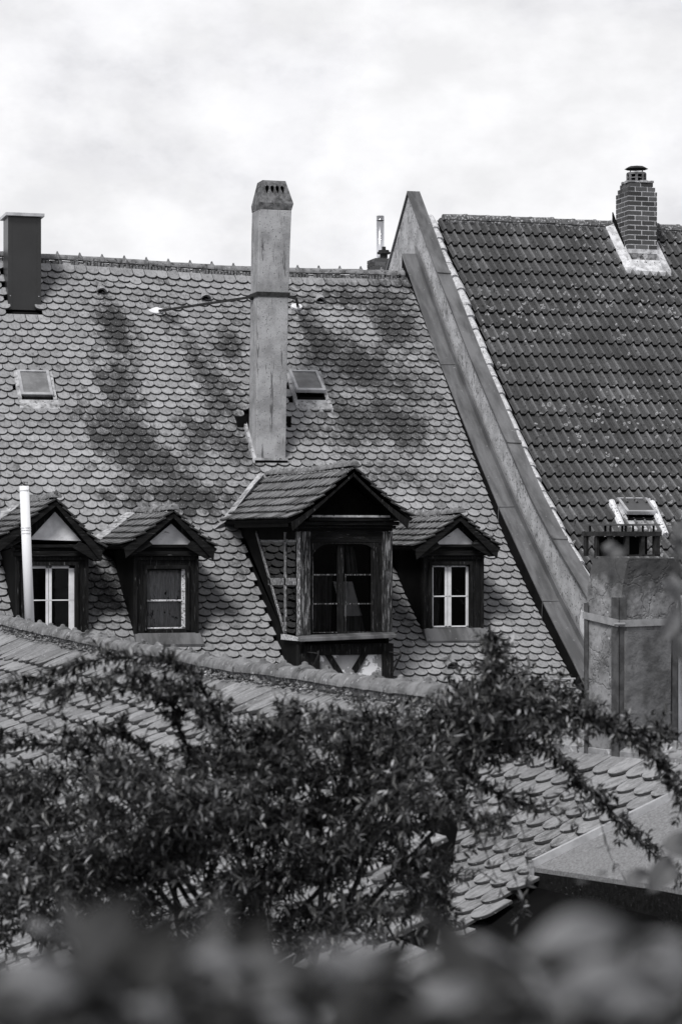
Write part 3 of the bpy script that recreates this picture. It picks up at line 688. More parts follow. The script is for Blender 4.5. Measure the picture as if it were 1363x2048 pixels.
cloth('grey_blanket', [(684, 1232), (722, 1232), (731, 1264), (684, 1264)], YFB + .33, M['drape'], 'grey woollen cloth under the pale garment in the large bay window', 'blanket', 2, .01)
cloth('window_drape', [(690, 1092), (706, 1092), (716, 1148), (694, 1148)], YFB + .25, M['drape'], 'dark drape beside the upper right pane of the large bay window', 'curtain', 3, .012)
cloth('window_drape', [(626, 1150), (664, 1150), (662, 1262), (626, 1262)], YFB + .45, M['drape'], 'dark drape behind the lower left panes of the large bay window', 'curtain', 4, .015)
cloth('window_drape', [(866, 1135), (884, 1135), (876, 1254), (866, 1254)], YF + .2, M['drape'], 'dark drape at the left edge of the white casement right of the bay', 'curtain', 3, .012)

# ---- cement chimney
YC = 32.42
def lev(py, l, r, dpt=.43, f=0):
    a = at_y(l, py, YC); b = at_y(r, py + (r - l) * .035, YC); z = (a.z + b.z) / 2
    return [(a.x, YC + f, z), (b.x, YC + f, z), (b.x, YC + f + dpt, z), (a.x, YC + f + dpt, z)]
def loft(mb, levels, capb=True):
    vs = [Vector(p) for l in levels for p in l]; fs = []
    for i in range(len(levels) - 1):
        for k in range(4): fs.append((i * 4 + k, i * 4 + (k + 1) % 4, (i + 1) * 4 + (k + 1) % 4, (i + 1) * 4 + k))
    fs.append((3, 2, 1, 0)); n = (len(levels) - 1) * 4; fs.append((n, n + 1, n + 2, n + 3)); mb.add(vs, fs)
m = MB(); loft(m, [lev(960, 512, 570.5), lev(900, 512, 571.5), lev(740, 513.5, 574), lev(590, 515.5, 577), lev(480, 517, 580.5), lev(418, 518.5, 583)])
chim = m.build('chimney', M['chim'], house, 'tall cement-rendered chimney with an iron band and pierced crown', bevel=.012)
m = MB()
l0 = lev(418, 518.5, 583); l1 = lev(405, 518, 586, .47, -.02); l2 = lev(359, 527, 573, .30, .06)
vsum = [Vector(p) for p in l0 + l1]; loft(m, [l0, l1])
# crown faces with four openings each
F4 = [Vector(p) for p in l1]; T4 = [Vector(p) for p in l2]
for k in range(4):
    a, b, c, d4 = F4[k], F4[(k + 1) % 4], T4[(k + 1) % 4], T4[k]
    def uv(u, v): return a.lerp(b, u).lerp(d4.lerp(c, u), v)
    outer = [(0, 0), (1, 0), (1, 1), (0, 1)]; holes = []
    for i in range(4):
        cu = .5 + (i - 1.5) * .19; holes.append([(cu - .07, .72), (cu, .79), (cu + .07, .72), (cu + .065, .6), (cu + .01, .42), (cu - .01, .42), (cu - .065, .6)][::-1])
    polys = [[Vector((x, y, 0)) for x, y in outer]] + [[Vector((x, y, 0)) for x, y in h] for h in holes]
    flat = [p for pl in polys for p in pl]; tri = tessellate_polygon(polys)
    base = [uv(p.x, p.y) for p in flat]; nrm = (b - a).cross(d4 - a).normalized()
    m.add(base, [tuple(t) for t in tri])
    o_ = 4
    for h in holes:
        ring = [uv(*p) for p in h]; n_ = len(ring)
        m.add(ring + [r_ - nrm * .05 for r_ in ring], [(i, (i + 1) % n_, n_ + (i + 1) % n_, n_ + i) for i in range(n_)])
m.add(T4, [(0, 1, 2, 3)])
co = m.build('chimney_crown', M['capstone'], chim)
m = MB(); loft(m, [[tuple(Vector(p).lerp(sum(F4, Vector()) / 4, .3)) for p in F4], [tuple(Vector(p).lerp(sum(T4, Vector()) / 4, .35) - Vector((0, 0, .03))) for p in T4]]); m.build('flue_lining', M['inside'], chim)
m = MB(); a = lev(592, 515, 578, .45, -.012); b = lev(583, 515, 578.5, .45, -.012)
for q in (a, b):
    for i in range(4): q[i] = (q[i][0] + (-.01 if i in (0, 3) else .01), q[i][1] + (0 if i < 2 else .01), q[i][2])
loft(m, [a, b]); m.build('iron_band', M['iron'], chim)
m = MB(); p0 = at_x(503, 594, a[0][0] - .01); p1 = on_roof(318, 630) + Vector((0, -.05, .06)); m.tube([p0 + Vector((.06, 0, 0)), p0 + Vector((-.02, 0, 0))], .045, 8); m.beam(p0, p1, .045, .03)
p2 = Vector((a[1][0], a[1][1] + .1, p0.z)); p3 = on_roof(594, 618) + Vector((0, -.03, .05)); m.beam(p2, p2.lerp(p3, .5) + Vector((.05, 0, .04)), .035, .03); m.beam(p2.lerp(p3, .5) + Vector((.05, 0, .04)), p3, .035, .03)
m.build('iron_stay', M['iron'], chim)
for (px, py, sz) in ((312, 627, .11), (592, 618, .10)):
    q = on_roof(px, py); m = MB(); n = Vector((0, -.69, .72)); tdn = Vector((0, -.72, -.69))
    rr = random.Random(int(px)); pts = [q + Vector((math.cos(t) * sz * 1.0 * rr.uniform(.85, 1.15), 0, 0)) + tdn * math.sin(t) * sz * .75 * rr.uniform(.7, 1.1) for t in np.linspace(0, 5.6, 8)]
    m.prism([p + n * .02 for p in pts], n * .04); m.build('stay_plate', M['white'], chim)
# flashing round the foot
m = MB(); q0 = at_y(512, 917, YC - .01); q1 = at_y(571, 919, YC - .01); m.box(q0.x - .02, q1.x + .02, YC - .03, YC - .003, q0.z - .33, q0.z - .02); m.build('foot_flashing', M['darkmetal'], chim)
m = MB(); m.box(q0.x - .025, q1.x + .025, YC - .045, YC, q0.z - .025, q0.z + .01)
for i in range(10):
    y0 = YC - .03 + i * .065; y1 = y0 + .066; z0 = interp(PROF, y0) + .07; z1 = interp(PROF, y1) + .07
    m.hexa([(q0.x - .05, y0, z0 - .08), (q0.x + .01, y0, z0 - .08), (q0.x + .01, y1, z1 - .08), (q0.x - .05, y1, z1 - .08), (q0.x - .04, y0, z0 + .025), (q0.x + .005, y0, z0 + .025), (q0.x + .005, y1, z1 + .025), (q0.x - .04, y1, z1 + .025)])
m.build('mortar_fillet', M['lead'], chim)
for px, py in ((481, 852), (581, 852)):
    q = on_roof(px, py); m = MB(); m.box(q.x - .06, q.x + (.07 if px < 500 else -.01), q.y - .07, q.y + .25, q.z - .02, q.z + .14); m.build('soot_box', M['darkmetal'], chim)

# ---- anthracite metal chimney at the left
YM = 34.86; a = at_y(17, 618, YM); b = at_y(82, 622, YM); tz = at_y(17, 432, YM).z; XM0, XM1 = a.x, b.x
m = MB(); m.box(XM0, XM1, YM, YM + .5, a.z - .01, tz)
mch = m.build('metal_chimney', M['anth'], house, 'dark sheet-metal clad chimney with a pale flat cap, left edge', bevel=.005)
m = MB()
for x0, x1 in ((XM0 - .004, XM0 + .055), (XM1 - .055, XM1 + .004)): m.box(x0, x1, YM - .006, YM + .06, a.z - .006, tz - .01)
m.build('corner_trim', M['anth'], mch)
m = MB(); m.box(XM0 - .045, XM1 + .045, YM - .07, YM + .56, tz, tz + .05); m.build('chimney_cap', M['lightmetal'], mch, bevel=.004)
m = MB(); m.box(XM0 + .03, XM1 - .03, YM + .03, YM + .46, a.z - .5, a.z); z2 = interp(PROF, YM - .25)
m.hexa([(XM0 + .03, YM - .26, z2 + .02), (XM1 - .01, YM - .26, z2 + .02), (XM1 - .01, YM + .05, a.z - .22), (XM0 + .03, YM + .05, a.z - .22), (XM0 + .03, YM - .27, z2 + .05), (XM1 - .01, YM - .27, z2 + .05), (XM1 - .01, YM + .03, a.z - .03), (XM0 + .03, YM + .03, a.z - .03)])
m.build('apron', M['darkmetal'], mch)
for x in (XM0 + .03, XM1 - .03): m = MB(); m.tube([(x, YM - .004, a.z + .2), (x, YM - .012, a.z + .2)], .008, 6); m.build('screw', M['lightmetal'], mch)

# ---- roof windows
def skylight(par, fn, prof, tl, tr, br, bl, bot, label, gl, open_=0, w=.5, frame=M['lightmetal']):
    p = [fn(*q) for q in (tl, tr, br, bl)]; x0, x1 = p[0].x, p[1].x + .0
    y1 = p[0].y; y0 = fn(*bl).y
    up = .06
    top = Vector((0, y1, interp(prof, y1) + up)); low = Vector((0, y0 + .02, interp(prof, y0) + up + .05 + open_))
    sd = (low - top).normalized(); n = Vector((0, sd.z, -sd.y)); n = n if n.z > 0 else -n
    m = MB()
    def strip(xa, xb, ta, tb, h0, h1):
        A = top.lerp(low, ta); B = top.lerp(low, tb)
        m.hexa([Vector((xa, A.y, A.z)) + n * h0, Vector((xb, A.y, A.z)) + n * h0, Vector((xb, B.y, B.z)) + n * h0, Vector((xa, B.y, B.z)) + n * h0,
                Vector((xa, A.y, A.z)) + n * h1, Vector((xb, A.y, A.z)) + n * h1, Vector((xb, B.y, B.z)) + n * h1, Vector((xa, B.y, B.z)) + n * h1])
    f = .04; strip(x0, x0 + f, 0, 1, -.03, .025); strip(x1 - f, x1, 0, 1, -.03, .025); strip(x0 + f, x1 - f, 0, .06, -.03, .025); strip(x0 + f, x1 - f, .91, 1, -.03, .025)
    so = m.build('skylight', frame, par, label)
    m = MB(); strip(x0 + f, x1 - f, .06, .91, -.01, .008); m.build('skylight_pane', gl, so)
    m = MB()   # upstand kerb
    for xa, xb in ((x0 + .01, x0 + .03), (x1 - .03, x1 - .01)):
        m.hexa([(xa, y0 + .0, interp(prof, y0) - .03), (xb, y0, interp(prof, y0) - .03), (xb, y1, interp(prof, y1) - .03), (xa, y1, interp(prof, y1) - .03), (xa, y0, interp(prof, y0) + .09), (xb, y0, interp(prof, y0) + .09), (xb, y1, interp(prof, y1) + .05), (xa, y1, interp(prof, y1) + .05)])
    m.box(x0 + .01, x1 - .01, y0, y0 + .02, interp(prof, y0) - .03, interp(prof, y0) + .09)
    m.build('kerb', M['darkmetal'], so)
    m = MB(); yb = fn(bl[0], bot).y; nn = Vector((0, -.69, .72))
    def onp(x, y, h): return Vector((x, y, interp(prof, y) + h))
    m.hexa([onp(x0 - .04, yb, .0), onp(x1 + .07, yb, .0), onp(x1 + .07, y0, .0), onp(x0 - .04, y0, 0), onp(x0 - .04, yb, .055), onp(x1 + .07, yb, .055), onp(x1 + .07, y0, .05), onp(x0 - .04, y0, .05)])
    for xa, xb in ((x0 - .05, x0 + .005), (x1 - .005, x1 + .05)):
        m.hexa([onp(xa, y0, 0), onp(xb, y0, 0), onp(xb, y1, 0), onp(xa, y1, 0), onp(xa, y0, .06), onp(xb, y0, .075), onp(xb, y1, .075), onp(xa, y1, .06)])
    m.build('skylight_flashing', M['lead'], so)
    return so
skylight(house, on_roof, PROF, (34, 750), (97, 750), (110, 806), (46, 806), 824, 'closed skylight with pale frame near the left edge', M['skyglass'])
skylight(house, on_roof, PROF, (577, 750), (634, 750), (654, 806), (593, 806), 824, 'skylight propped open right of the cement chimney', M['skyglass'], .07)

# ------------------------------------------------------------------ neighbouring house with pan tiles and firewall
nb = thing('neighbour_house', (14, 30, -10), 'taller house with a dark lichen-spotted pan tile roof behind a stuccoed firewall', 'house')
nbs = [0.0]; NY = [y for y, z in NPROF][::-1]; NZ = [z for y, z in NPROF][::-1]
for i in range(1, len(NY)): nbs.append(nbs[-1] + math.hypot(NY[i] - NY[i - 1], NZ[i] - NZ[i - 1]))
def nP(a, b):
    y = float(np.interp(b, nbs, NY)); z = float(np.interp(b, nbs, NZ)); i = min(max(int(np.searchsorted(nbs, b)) - 1, 0), len(nbs) - 2)
    # smoothed normal
    y2 = float(np.interp(b + .35, nbs, NY)); z2 = float(np.interp(b + .35, nbs, NZ)); y1 = float(np.interp(max(b - .35, 0), nbs, NY)); z1 = float(np.interp(max(b - .35, 0), nbs, NZ))
    l = math.hypot(y2 - y1, z2 - z1); drop = -.035 * max(0, (a - 14) / 3) ** 1.5 * 1.0
    return Vector((a, y, z + drop + .015 * hash2(a * .6, b * .6, 3))), Vector((0, (z2 - z1) / l, -(y2 - y1) / l))
PW = .30; WV = [0, 0, .12, .55, .88, 1, 1, .88, .55, .12, 0, 0, 0, .03, .03, 0]       # one wave: a roll then a flat trough
def wave(u):
    u = (u % 1) * len(WV); i = int(u); f = u - i
    return WV[i % len(WV)] * (1 - f) + WV[(i + 1) % len(WV)] * f
pm = MB(); rng = random.Random(9)
nHOLES = []
q = on_nroof(1256, 520); 
XB0 = at_y(1255.5, 450, on_nroof(1258, 536).y).x
YB = on_nroof(1262, 522).y
b = .0; row = 0
e_n = .352
skA = on_nroof(1236, 1010); skB = on_nroof(1312, 1060)
while b < nbs[-1] - .3:
    k = 0; a = 12.43 + (row % 1) * .15
    while a < 20.5:
        p, n = nP(a + .15, b + .2)
        if not (skA.x + .02 < p.x < skA.x + .5 and skB.y < p.y < skA.y) :
            jit = rng.uniform(-.003, .004); vs = []; lo = []; fs = []; st_ = []
            m_ = 32; ns = 2
            for j in range(ns + 1):
                bb = (b - .03 if row else b) + (e_n + .03 if row else e_n) * j / ns + (jit * 2 if j == ns else 0)
                for i in range(m_ + 1):
                    u = i / m_; aa = a + u * PW * .995
                    pp, nn = nP(aa, min(bb, nbs[-1])); h = .060 * wave(u * 2) - .012 + (.048 + jit) * j / ns
                    vs.append(pp + nn * h); st_.append(.02 + 1 - wave(u * 2))  # troughs darkened in the colour to strengthen the rib shading
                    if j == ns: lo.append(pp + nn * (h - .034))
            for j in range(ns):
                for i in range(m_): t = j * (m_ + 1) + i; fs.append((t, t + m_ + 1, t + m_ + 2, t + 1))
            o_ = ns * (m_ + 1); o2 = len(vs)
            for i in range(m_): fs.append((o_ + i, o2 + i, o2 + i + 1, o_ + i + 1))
            pm.add(vs + lo, fs, st_ + [3.0] * len(lo))  # lower rim coloured near black as the shadow line under each row
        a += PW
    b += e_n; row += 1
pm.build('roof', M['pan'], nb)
dk = MB()
for i in range(len(NY) - 1):
    dk.hexa([(12.2, NY[i + 1], NZ[i + 1] - .3), (20.6, NY[i + 1], NZ[i + 1] - .45), (20.6, NY[i], NZ[i] - .45), (12.2, NY[i], NZ[i] - .3), (12.2, NY[i + 1], NZ[i + 1] - .05), (20.6, NY[i + 1], NZ[i + 1] - .25), (20.6, NY[i], NZ[i] - .25), (12.2, NY[i], NZ[i] - .05)])
dk.build('roof_boarding', M['inside'], nb)
bk = MB(); bk.hexa([(12.2, 36.48, 4.9), (20.6, 36.48, 4.6), (20.6, 45, -3.2), (12.2, 45, -3.2), (12.2, 36.48, 5.12), (20.6, 36.48, 4.85), (20.6, 45, -3), (12.2, 45, -3)]); bk.build('rear_roof', M['pan'], nb)
wl = MB(); wl.box(12.25, 20.4, 27.4, 44, -10, -2.9); wl.build('house_wall', M['brickwall'], nb)
rm = MB(); rp = []
for x in np.arange(12.55, 20.5, .9):
    p, n = nP(x, 0.0); rp.append((x, 36.44, p.z + .005))
cap_row(rm, rp, .38, .11, rng, nub=0, over=1.06); rm.tube([Vector(p) - Vector((0, 0, .03)) for p in rp], .10, 10); rm.build('ridge_tiles', M['ridge2'] if 'ridge2' in M else mat('dark_ridge_tile', .06, .13, 14, .9, .6, 50, spots=(.34, 26, .62)), nb)
# firewall
WXL, WXR = 11.95, 12.20
CAPL = [(36.45, 5.65), (34.94, 4.16), (33.34, 2.66), (31.84, 1.37), (30.9, .57), (30.07, -.02), (29.08, -.64), (28.2, -1.2)]
REAR = [(45, -3.0)]
m = MB(); pts = [(WXL, 36.45, 5.64)] + [(WXL, y, z - .01) for y, z in CAPL[1:]] + [(WXL, 28.2, -10), (WXL, 44, -10), (WXL, 44, -1.9)]
m.prism(pts, (.19, 0, 0)); m.build('firewall', M['render'], nb, 'pale stuccoed firewall rising above both roofs')
m = MB()
nC = len(CAPL)
for i in range(nC - 1):
    (ya, za), (yb, zb) = CAPL[i], CAPL[i + 1]
    seg = int(math.hypot(ya - yb, za - zb) / .9) + 1
    x0, x1 = WXL - .03, WXL + .19
    m.hexa([(x0, yb, zb), (x1, yb, zb), (x1, ya, za), (x0, ya, za), (x0, yb + .0, zb + .045), (x1, yb, zb + .035), (x1, ya, za + .035), (x0, ya, za + .045)])
    if i % 2 == 0:
        c = Vector(((x0 + x1) / 2, yb, zb + .045)); m.hexa([(x0 - .003, yb - .03, zb + .03), (x1 + .003, yb - .03, zb + .02), (x1 + .003, yb + .02, zb + .065), (x0 - .003, yb + .02, zb + .07), (x0 - .003, yb - .035, zb + .042), (x1 + .003, yb - .035, zb + .034), (x1 + .003, yb + .02, zb + .078), (x0 - .003, yb + .02, zb + .084)])
m.hexa([(WXL - .03, 44, -1.95), (WXL + .19, 44, -1.95), (WXL + .19, 36.45, 5.65), (WXL - .03, 36.45, 5.65), (WXL - .03, 44, -1.9), (WXL + .19, 44, -1.9), (WXL + .19, 36.45, 5.695), (WXL - .03, 36.45, 5.695)])
m.build('coping', M['zinc'], nb, 'grey sheet-metal coping on the firewall')
# raised box flashing along the old roof
ML = [(35.94, 4.58), (34.77, 3.40), (34.2, 2.83), (32.44, 1.27), (31.49, .47), (29.75, -.86), (28.76, -1.55), (28.0, -2.1)]
m = MB(); dkm = MB(); up = MB()
rngf = random.Random(2)
for i in range(len(ML) - 1):
    (ya, za), (yb, zb) = ML[i], ML[i + 1]
    x0, x1 = XW, WXL - .06
    m.hexa([(x0, yb, zb), (x1, yb, zb), (x1, ya, za), (x0, ya, za), (x0, yb, zb + .025), (x1, yb, zb + .03), (x1, ya, za + .03), (x0, ya, za + .025)])
    m.hexa([(x1, yb, zb), (x1 + .028, yb, zb), (x1 + .028, ya, za), (x1, ya, za), (x1, yb, zb + .15), (x1 + .028, yb, zb + .15), (x1 + .028, ya, za + .15), (x1, ya, za + .15)])
    ra, rb = interp(PROF, ya) - .1, interp(PROF, yb) - .1
    dkm.hexa([(x0 + .003, yb, rb), (x0 + .05, yb, rb), (x0 + .05, ya, ra), (x0 + .003, ya, ra), (x0 + .003, yb, zb - .002), (x0 + .05, yb, zb - .002), (x0 + .05, ya, za - .002), (x0 + .003, ya, za - .002)])
m.build('box_flashing', M['zinc2'], nb, 'grey metal box flashing between tiled roof and firewall'); dkm.build('flashing_side', M['darkmetal'], nb)
for y in (34.0, 31.45, 29.75):
    m = MB()
    z = float(np.interp(y, [p[0] for p in ML][::-1], [p[1] for p in ML][::-1])); m.tube([(XW - .006, y, z + .032), (WXL - .03, y, z + .038), (WXL - .0, y, z + .15)], .009, 6); m.tube([(XW - .008, y, z + .03), (XW - .008, y + .02, interp(PROF, y) + .01)], .006, 6)
    m.build('flashing_seam', M['zinc'], nb)
# pale mortar verge between coping and pan tiles
m = MB(); rr = random.Random(7); b = 0
while b < nbs[-1] - 1.6:
    L_ = rr.uniform(.3, .5); p0, n0 = nP(12.29, b); p1, n1 = nP(12.29, b + L_)
    r0 = rr.uniform(.07, .09); dx = rr.uniform(-.015, .02)
    m.tube([p0 + n0 * .04 + Vector((dx, 0, 0)), p0.lerp(p1, .5) + n0 * .05 + Vector((dx, 0, 0)), p1 + n1 * .055 + Vector((dx, 0, 0))], [r0 * .85, r0, r0 * 1.05], 10, True, False)
    b += L_ - .02
m.build('verge_mortar', mat('pale_verge', .40, .6, 10, .9, .5, 50, spots=(.15, 40, .66)), nb)
# patch of fresh white mortar low on the wall
rr = random.Random(5); c = at_x(1165, 1255, WXL); pts = []
for t in np.linspace(0, 6.0, 22): pts.append(Vector((WXL - .008, c.y + math.cos(t) * .10 * rr.uniform(.7, 1.2), c.z + math.sin(t) * .26 * rr.uniform(.75, 1.1))))
m = MB(); m.prism(pts, (.006, 0, 0)); m.build('mortar_patch', M['white'], nb)

# brick chimney on the neighbour roof
zt = at_y(1256, 362, YB).z; x0 = at_y(1255.5, 430, YB).x; x1 = at_y(1312.5, 430, YB).x; dB = (x1 - x0) * 1.02
zb = at_y(1256, 498, YB).z; H_c = 14; ch = (zt - zb) / H_c
m = MB(); m.box(x0 + .004, x1 - .004, YB + .004, YB + dB - .004, zb - .4, zb + ch * 11.9); m.box(x0 + .058, x1 - .058, YB + .058, YB + dB - .058, zb, zt - .01); m.box(x0 + .028, x1 - .028, YB + .028, YB + dB - .028, zb, zb + ch * 12.9)
bch = m.build('brick_chimney', M['joint'], nb, 'dark brick chimney with metal rain hat on the pan tile roof')
m = MB(); rr = random.Random(3); jt = .017
for i in range(H_c):
    ins = [0, 0, 0, 0, 0, 0, 0, 0, 0, 0, 0, 0, .022, .048][i] if i < 12 else (.022 if i == 12 else .05)
    z0 = zb + i * ch + jt / 2; z1 = zb + (i + 1) * ch - jt / 2
    X0, X1, Y0, Y1 = x0 + ins, x1 - ins, YB + ins, YB + dB - ins
    W = X1 - X0; step = W / 2.15; o = 0 if i % 2 else step * .5
    cuts = sorted(set([0, W] + [round(o + step * k, 4) for k in range(0, 4) if .03 < o + step * k < W - .03]))
    for a_, b_ in zip(cuts, cuts[1:]):
        p = rr.uniform(-.001, .002)
        m.box(X0 + a_ + (jt / 2 if a_ else 0), X0 + b_ - (jt / 2 if b_ < W else 0), Y0 - p, Y0 + .05, z0, z1)
        m.box(X0 + a_ + (jt / 2 if a_ else 0), X0 + b_ - (jt / 2 if b_ < W else 0), Y1 - .05, Y1 + p, z0, z1)
    D_ = Y1 - Y0 - .1; o = step * .5 if i % 2 else 0.0
    cuts = sorted(set([0, D_] + [round(o + step * k, 4) for k in range(0, 4) if .03 < o + step * k < D_ - .03]))
    for a_, b_ in zip(cuts, cuts[1:]):
        m.box(X0, X0 + .05, Y0 + .05 + a_ + jt / 2, Y0 + .05 + b_ - (jt / 2 if b_ < D_ else 0), z0, z1); m.box(X1 - .05, X1, Y0 + .05 + a_ + jt / 2, Y0 + .05 + b_, z0, z1)
m.build('bricks', M['brick'], bch)
cx, cy = (x0 + x1) / 2, YB + dB / 2
m = MB()
def ring8(r, z): return [(cx + r * math.cos(R(22.5 + 45 * k)), cy + r * math.sin(R(22.5 + 45 * k)), z) for k in range(8)]
hw = .16
for z0, z1 in ((zt, zt + .03), (zt + .085, zt + .10), (zt + .15, zt + .185)):
    o8 = ring8(hw, z0); m.prism(o8, (0, 0, z1 - z0))
for k in range(8):
    p = Vector(ring8(hw - .015, zt)[k]); m.box(p.x - .016, p.x + .016, p.y - .016, p.y + .016, zt + .01, zt + .17)
m.build('chimney_pot', M['capstone'], bch)
m = MB(); m.prism(ring8(hw - .06, zt + .0), (0, 0, .15)); m.build('pot_lining', M['inside'], bch)
m = MB(); A8 = ring8(.20, zt + .245); T8 = ring8(.13, zt + .285); m.add(A8 + T8, [tuple(range(8))[::-1], tuple(range(8, 16))] + [(i, (i + 1) % 8, 8 + (i + 1) % 8, 8 + i) for i in range(8)])
for k in (0, 2, 4, 6):
    p = Vector(ring8(.14, 0)[k]); m.tube([(p.x, p.y, zt + .17), (p.x, p.y, zt + .26)], .007, 6)
m.build('rain_hat', M['iron'], bch)
m = MB(); rr = random.Random(8)   # crumbling mortar on top
for k in range(46):
    a_ = rr.uniform(0, 1); s_ = rr.choice((0, 1, 2)); X = x0 + .05 + a_ * (x1 - x0 - .1) if s_ == 0 else (x0 + .06 if s_ == 1 else x1 - .06); Y_ = YB + .06 if s_ == 0 else YB + .05 + a_ * (dB - .1); q = rr.uniform(.012, .03)
    m.box(X - q, X + q, Y_ - q, Y_ + q, zt - .004, zt + q * 1.2)
m.box(x0 + .07, x1 - .07, YB + .07, YB + dB - .07, zt - .006, zt + .006)
m.build('mortar_crumbs', M['lead'], bch)
m = MB(); m.box(x0 - .01, x1 + .01, YB - .02, YB + .02, zb - .07, zb + .0); 
sl = [(YB - .28, .07), (YB - .1, .075), (YB + .15, .08), (YB + .4, .085), (YB + .64, .09)]
for (ya, ha), (yb_, hb) in zip(sl, sl[1:]):
    for xa, xb, t1, t2 in ((x0 - .17, x0 + .0, .0, .06), (x1 - .01, x1 + .13, .08, .02)):
        za, z2 = interp(NPROF, ya), interp(NPROF, yb_)
        m.hexa([(xa, ya, za), (xb, ya, za), (xb, yb_, z2), (xa, yb_, z2), (xa, ya, za + ha + t1), (xb, ya, za + ha + t2), (xb, yb_, z2 + hb + t2), (xa, yb_, z2 + hb + t1)])
zf = interp(NPROF, YB - .3)
m.hexa([(x0 - .0, YB - .3, zf - .02), (x1 + .02, YB - .3, zf - .02), (x1 + .02, YB - .1, zf + .1), (x0, YB - .1, zf + .1), (x0, YB - .31, zf + .09), (x1 + .02, YB - .31, zf + .07), (x1 + .02, YB - .1, interp(NPROF, YB - .1) + .11), (x0, YB - .1, interp(NPROF, YB - .1) + .11)])
m.build('lead_flashing', mat('white_lead', .38, .66, 9, .6, .5, 14, spots=(.2, 24, .68)), bch)
m = MB(); m.box(x0 + .0, x1 - .0, YB - .015, YB + .012, zb - .42, zb - .07); m.build('soldered_sheet', mat('stained_sheet', .05, .3, 14, .5, .3, 20, streak=(.5, (1, 1, .5), 8, .6)), bch)
m = MB(); m.prism([(x0 - .005, YB - .02, zb - .12), (x0 - .005, YB + .62, interp(NPROF, YB + .62) + .28), (x0 - .005, YB + .62, interp(NPROF, YB + .62) + .05), (x0 - .005, YB - .02, zb - .30)], (-.02, 0, 0)); m.build('side_sheet', M['darkmetal'], bch)

# skylight of the neighbour roof
skylight(nb, on_nroof, NPROF, (1232, 1006), (1293, 1008), (1312, 1058), (1250, 1048), 1066, 'small skylight with white edge strips low on the pan tile roof', M['skyglass2'], .05)
m = MB()
wet = mat('white_washed_tile', .6, .72, 8, .7, .4, 30, spots=(.05, 34, .66))
for (xa, ya), (xb, yb) in (((1219, 1010), (1240, 1062)), ((1300, 1012), (1327, 1078))):
    m = MB()
    p, q = on_nroof(xa, ya), on_nroof(xb, yb); n = Vector((0, -.66, .74)); m.tube([p + n * .06, p.lerp(q, .5) + n * .065, q + n * .07], .052, 8)
    m.build('white_edge_tile', wet, nb)

# ------------------------------------------------------------------ chimney and steel flue of a house behind
bh = thing('rear_house', (13.5, 50, -10), 'house hidden behind the ridge, only its brick chimney and steel flue showing', 'house')
m = MB(); m.box(9, 17, 46.5, 53.5, -10, 1.0); m.build('wall', M['brickwall'], bh)
m = MB(); m.prism([(9, 46, 1.0), (9, 54, 1.0), (9, 50, 4.6)], (8, 0, 0)); m.build('roof', M['pan'], bh)
YH = 49.5; a = at_y(751, 516, YH); b = at_y(790, 518, YH)
m = MB(); m.box(a.x, b.x, YH, YH + .6, 3.6, a.z - .02); hc = m.build('chimney', M['joint'], bh)
m = MB(); n_ = 6; hh = .085
for i in range(14):
    z1 = a.z - i * hh; z0 = z1 - hh + .012; w_ = b.x - a.x; o = 0 if i % 2 else .12
    cs = [0] + [c for c in (o + .0, o + .22, o + .44) if .04 < c < w_ - .04] + [w_]
    for c0, c1 in zip(cs, cs[1:]): m.box(a.x - .012 + c0 + .005, a.x + .012 + c1 - .005 - .012, YH - .012, YH + .05, z0, z1)
    for k in range(3): m.box(a.x - .014, a.x + .03, YH + .05 + k * .19, YH + .05 + k * .19 + .178, z0, z1)
m.build('bricks', M['brick'], hc)
m = MB(); p0 = at_y(767, 516, YH + .3); 
for r_, z0, z1 in ((.085, p0.z, p0.z + .16), (.15, p0.z + .09, p0.z + .13), (.12, p0.z + .13, p0.z + .17), (.045, p0.z + .16, p0.z + .25)):
    m.tube([(p0.x, p0.y, z0), (p0.x, p0.y, z1)], r_, 14)
m.build('chimney_pot', M['iron'], hc)
m = MB(); p0 = at_y(760, 516, YH + .75); z1 = at_y(760, 432, YH + .75).z; m.tube([(p0.x, p0.y, p0.z - .8), (p0.x, p0.y, z1)], .087, 20); m.tube([(p0.x, p0.y, z1 - .10), (p0.x, p0.y, z1 - .08)], .091, 20)
fm, N_, L_n, P_ = nodes('polished_steel'); P_.inputs['Metallic'].default_value = 1; P_.inputs['Roughness'].default_value = .16; P_.inputs['Base Color'].default_value = g(.75)
nn_ = noise_node(N_, L_n, 5, 3); rr_ = vramp(N_, L_n, nn_.outputs[0], [(.3, .12), (.7, .22)]); L_n.new(rr_.outputs[0], P_.inputs['Roughness'])
m.build('steel_flue', fm, hc, smooth=True)

# ------------------------------------------------------------------ white flue pipe
fp = at_d(62, 1260, 21.5)
pipe = thing('flue_pipe', fp, 'white plastic flue pipe standing in front of the leftmost dormer', 'pipe')
m = MB(); t_ = at_d(49, 972, 21.5); b_ = at_d(61.5, 1290, 21.5); rp_ = 9.6 / F * 21.5
m.tube([b_, t_], [rp_ * 1.0, rp_], 24); m.build('pipe', M['pvc'], pipe, smooth=True)
for f in (.97, .735, .72, .70):
    m = MB(); q = b_.lerp(t_, f); q2 = b_.lerp(t_, f + .006); m.tube([q, q2], rp_ * 1.07, 24)
    m.build('collar', M['pvc'], pipe)
m = MB(); 
for s in (-.6, 0, .6): m.tube([t_ + Vector((rp_ * s, 0, -.01)), t_ + Vector((rp_ * s, 0, .035))], .003, 5)
m.tube([t_ + Vector((-rp_ * .8, 0, .035)), t_ + Vector((rp_ * .8, 0, .035))], .003, 5); m.build('wire_cage', M['iron'], pipe)

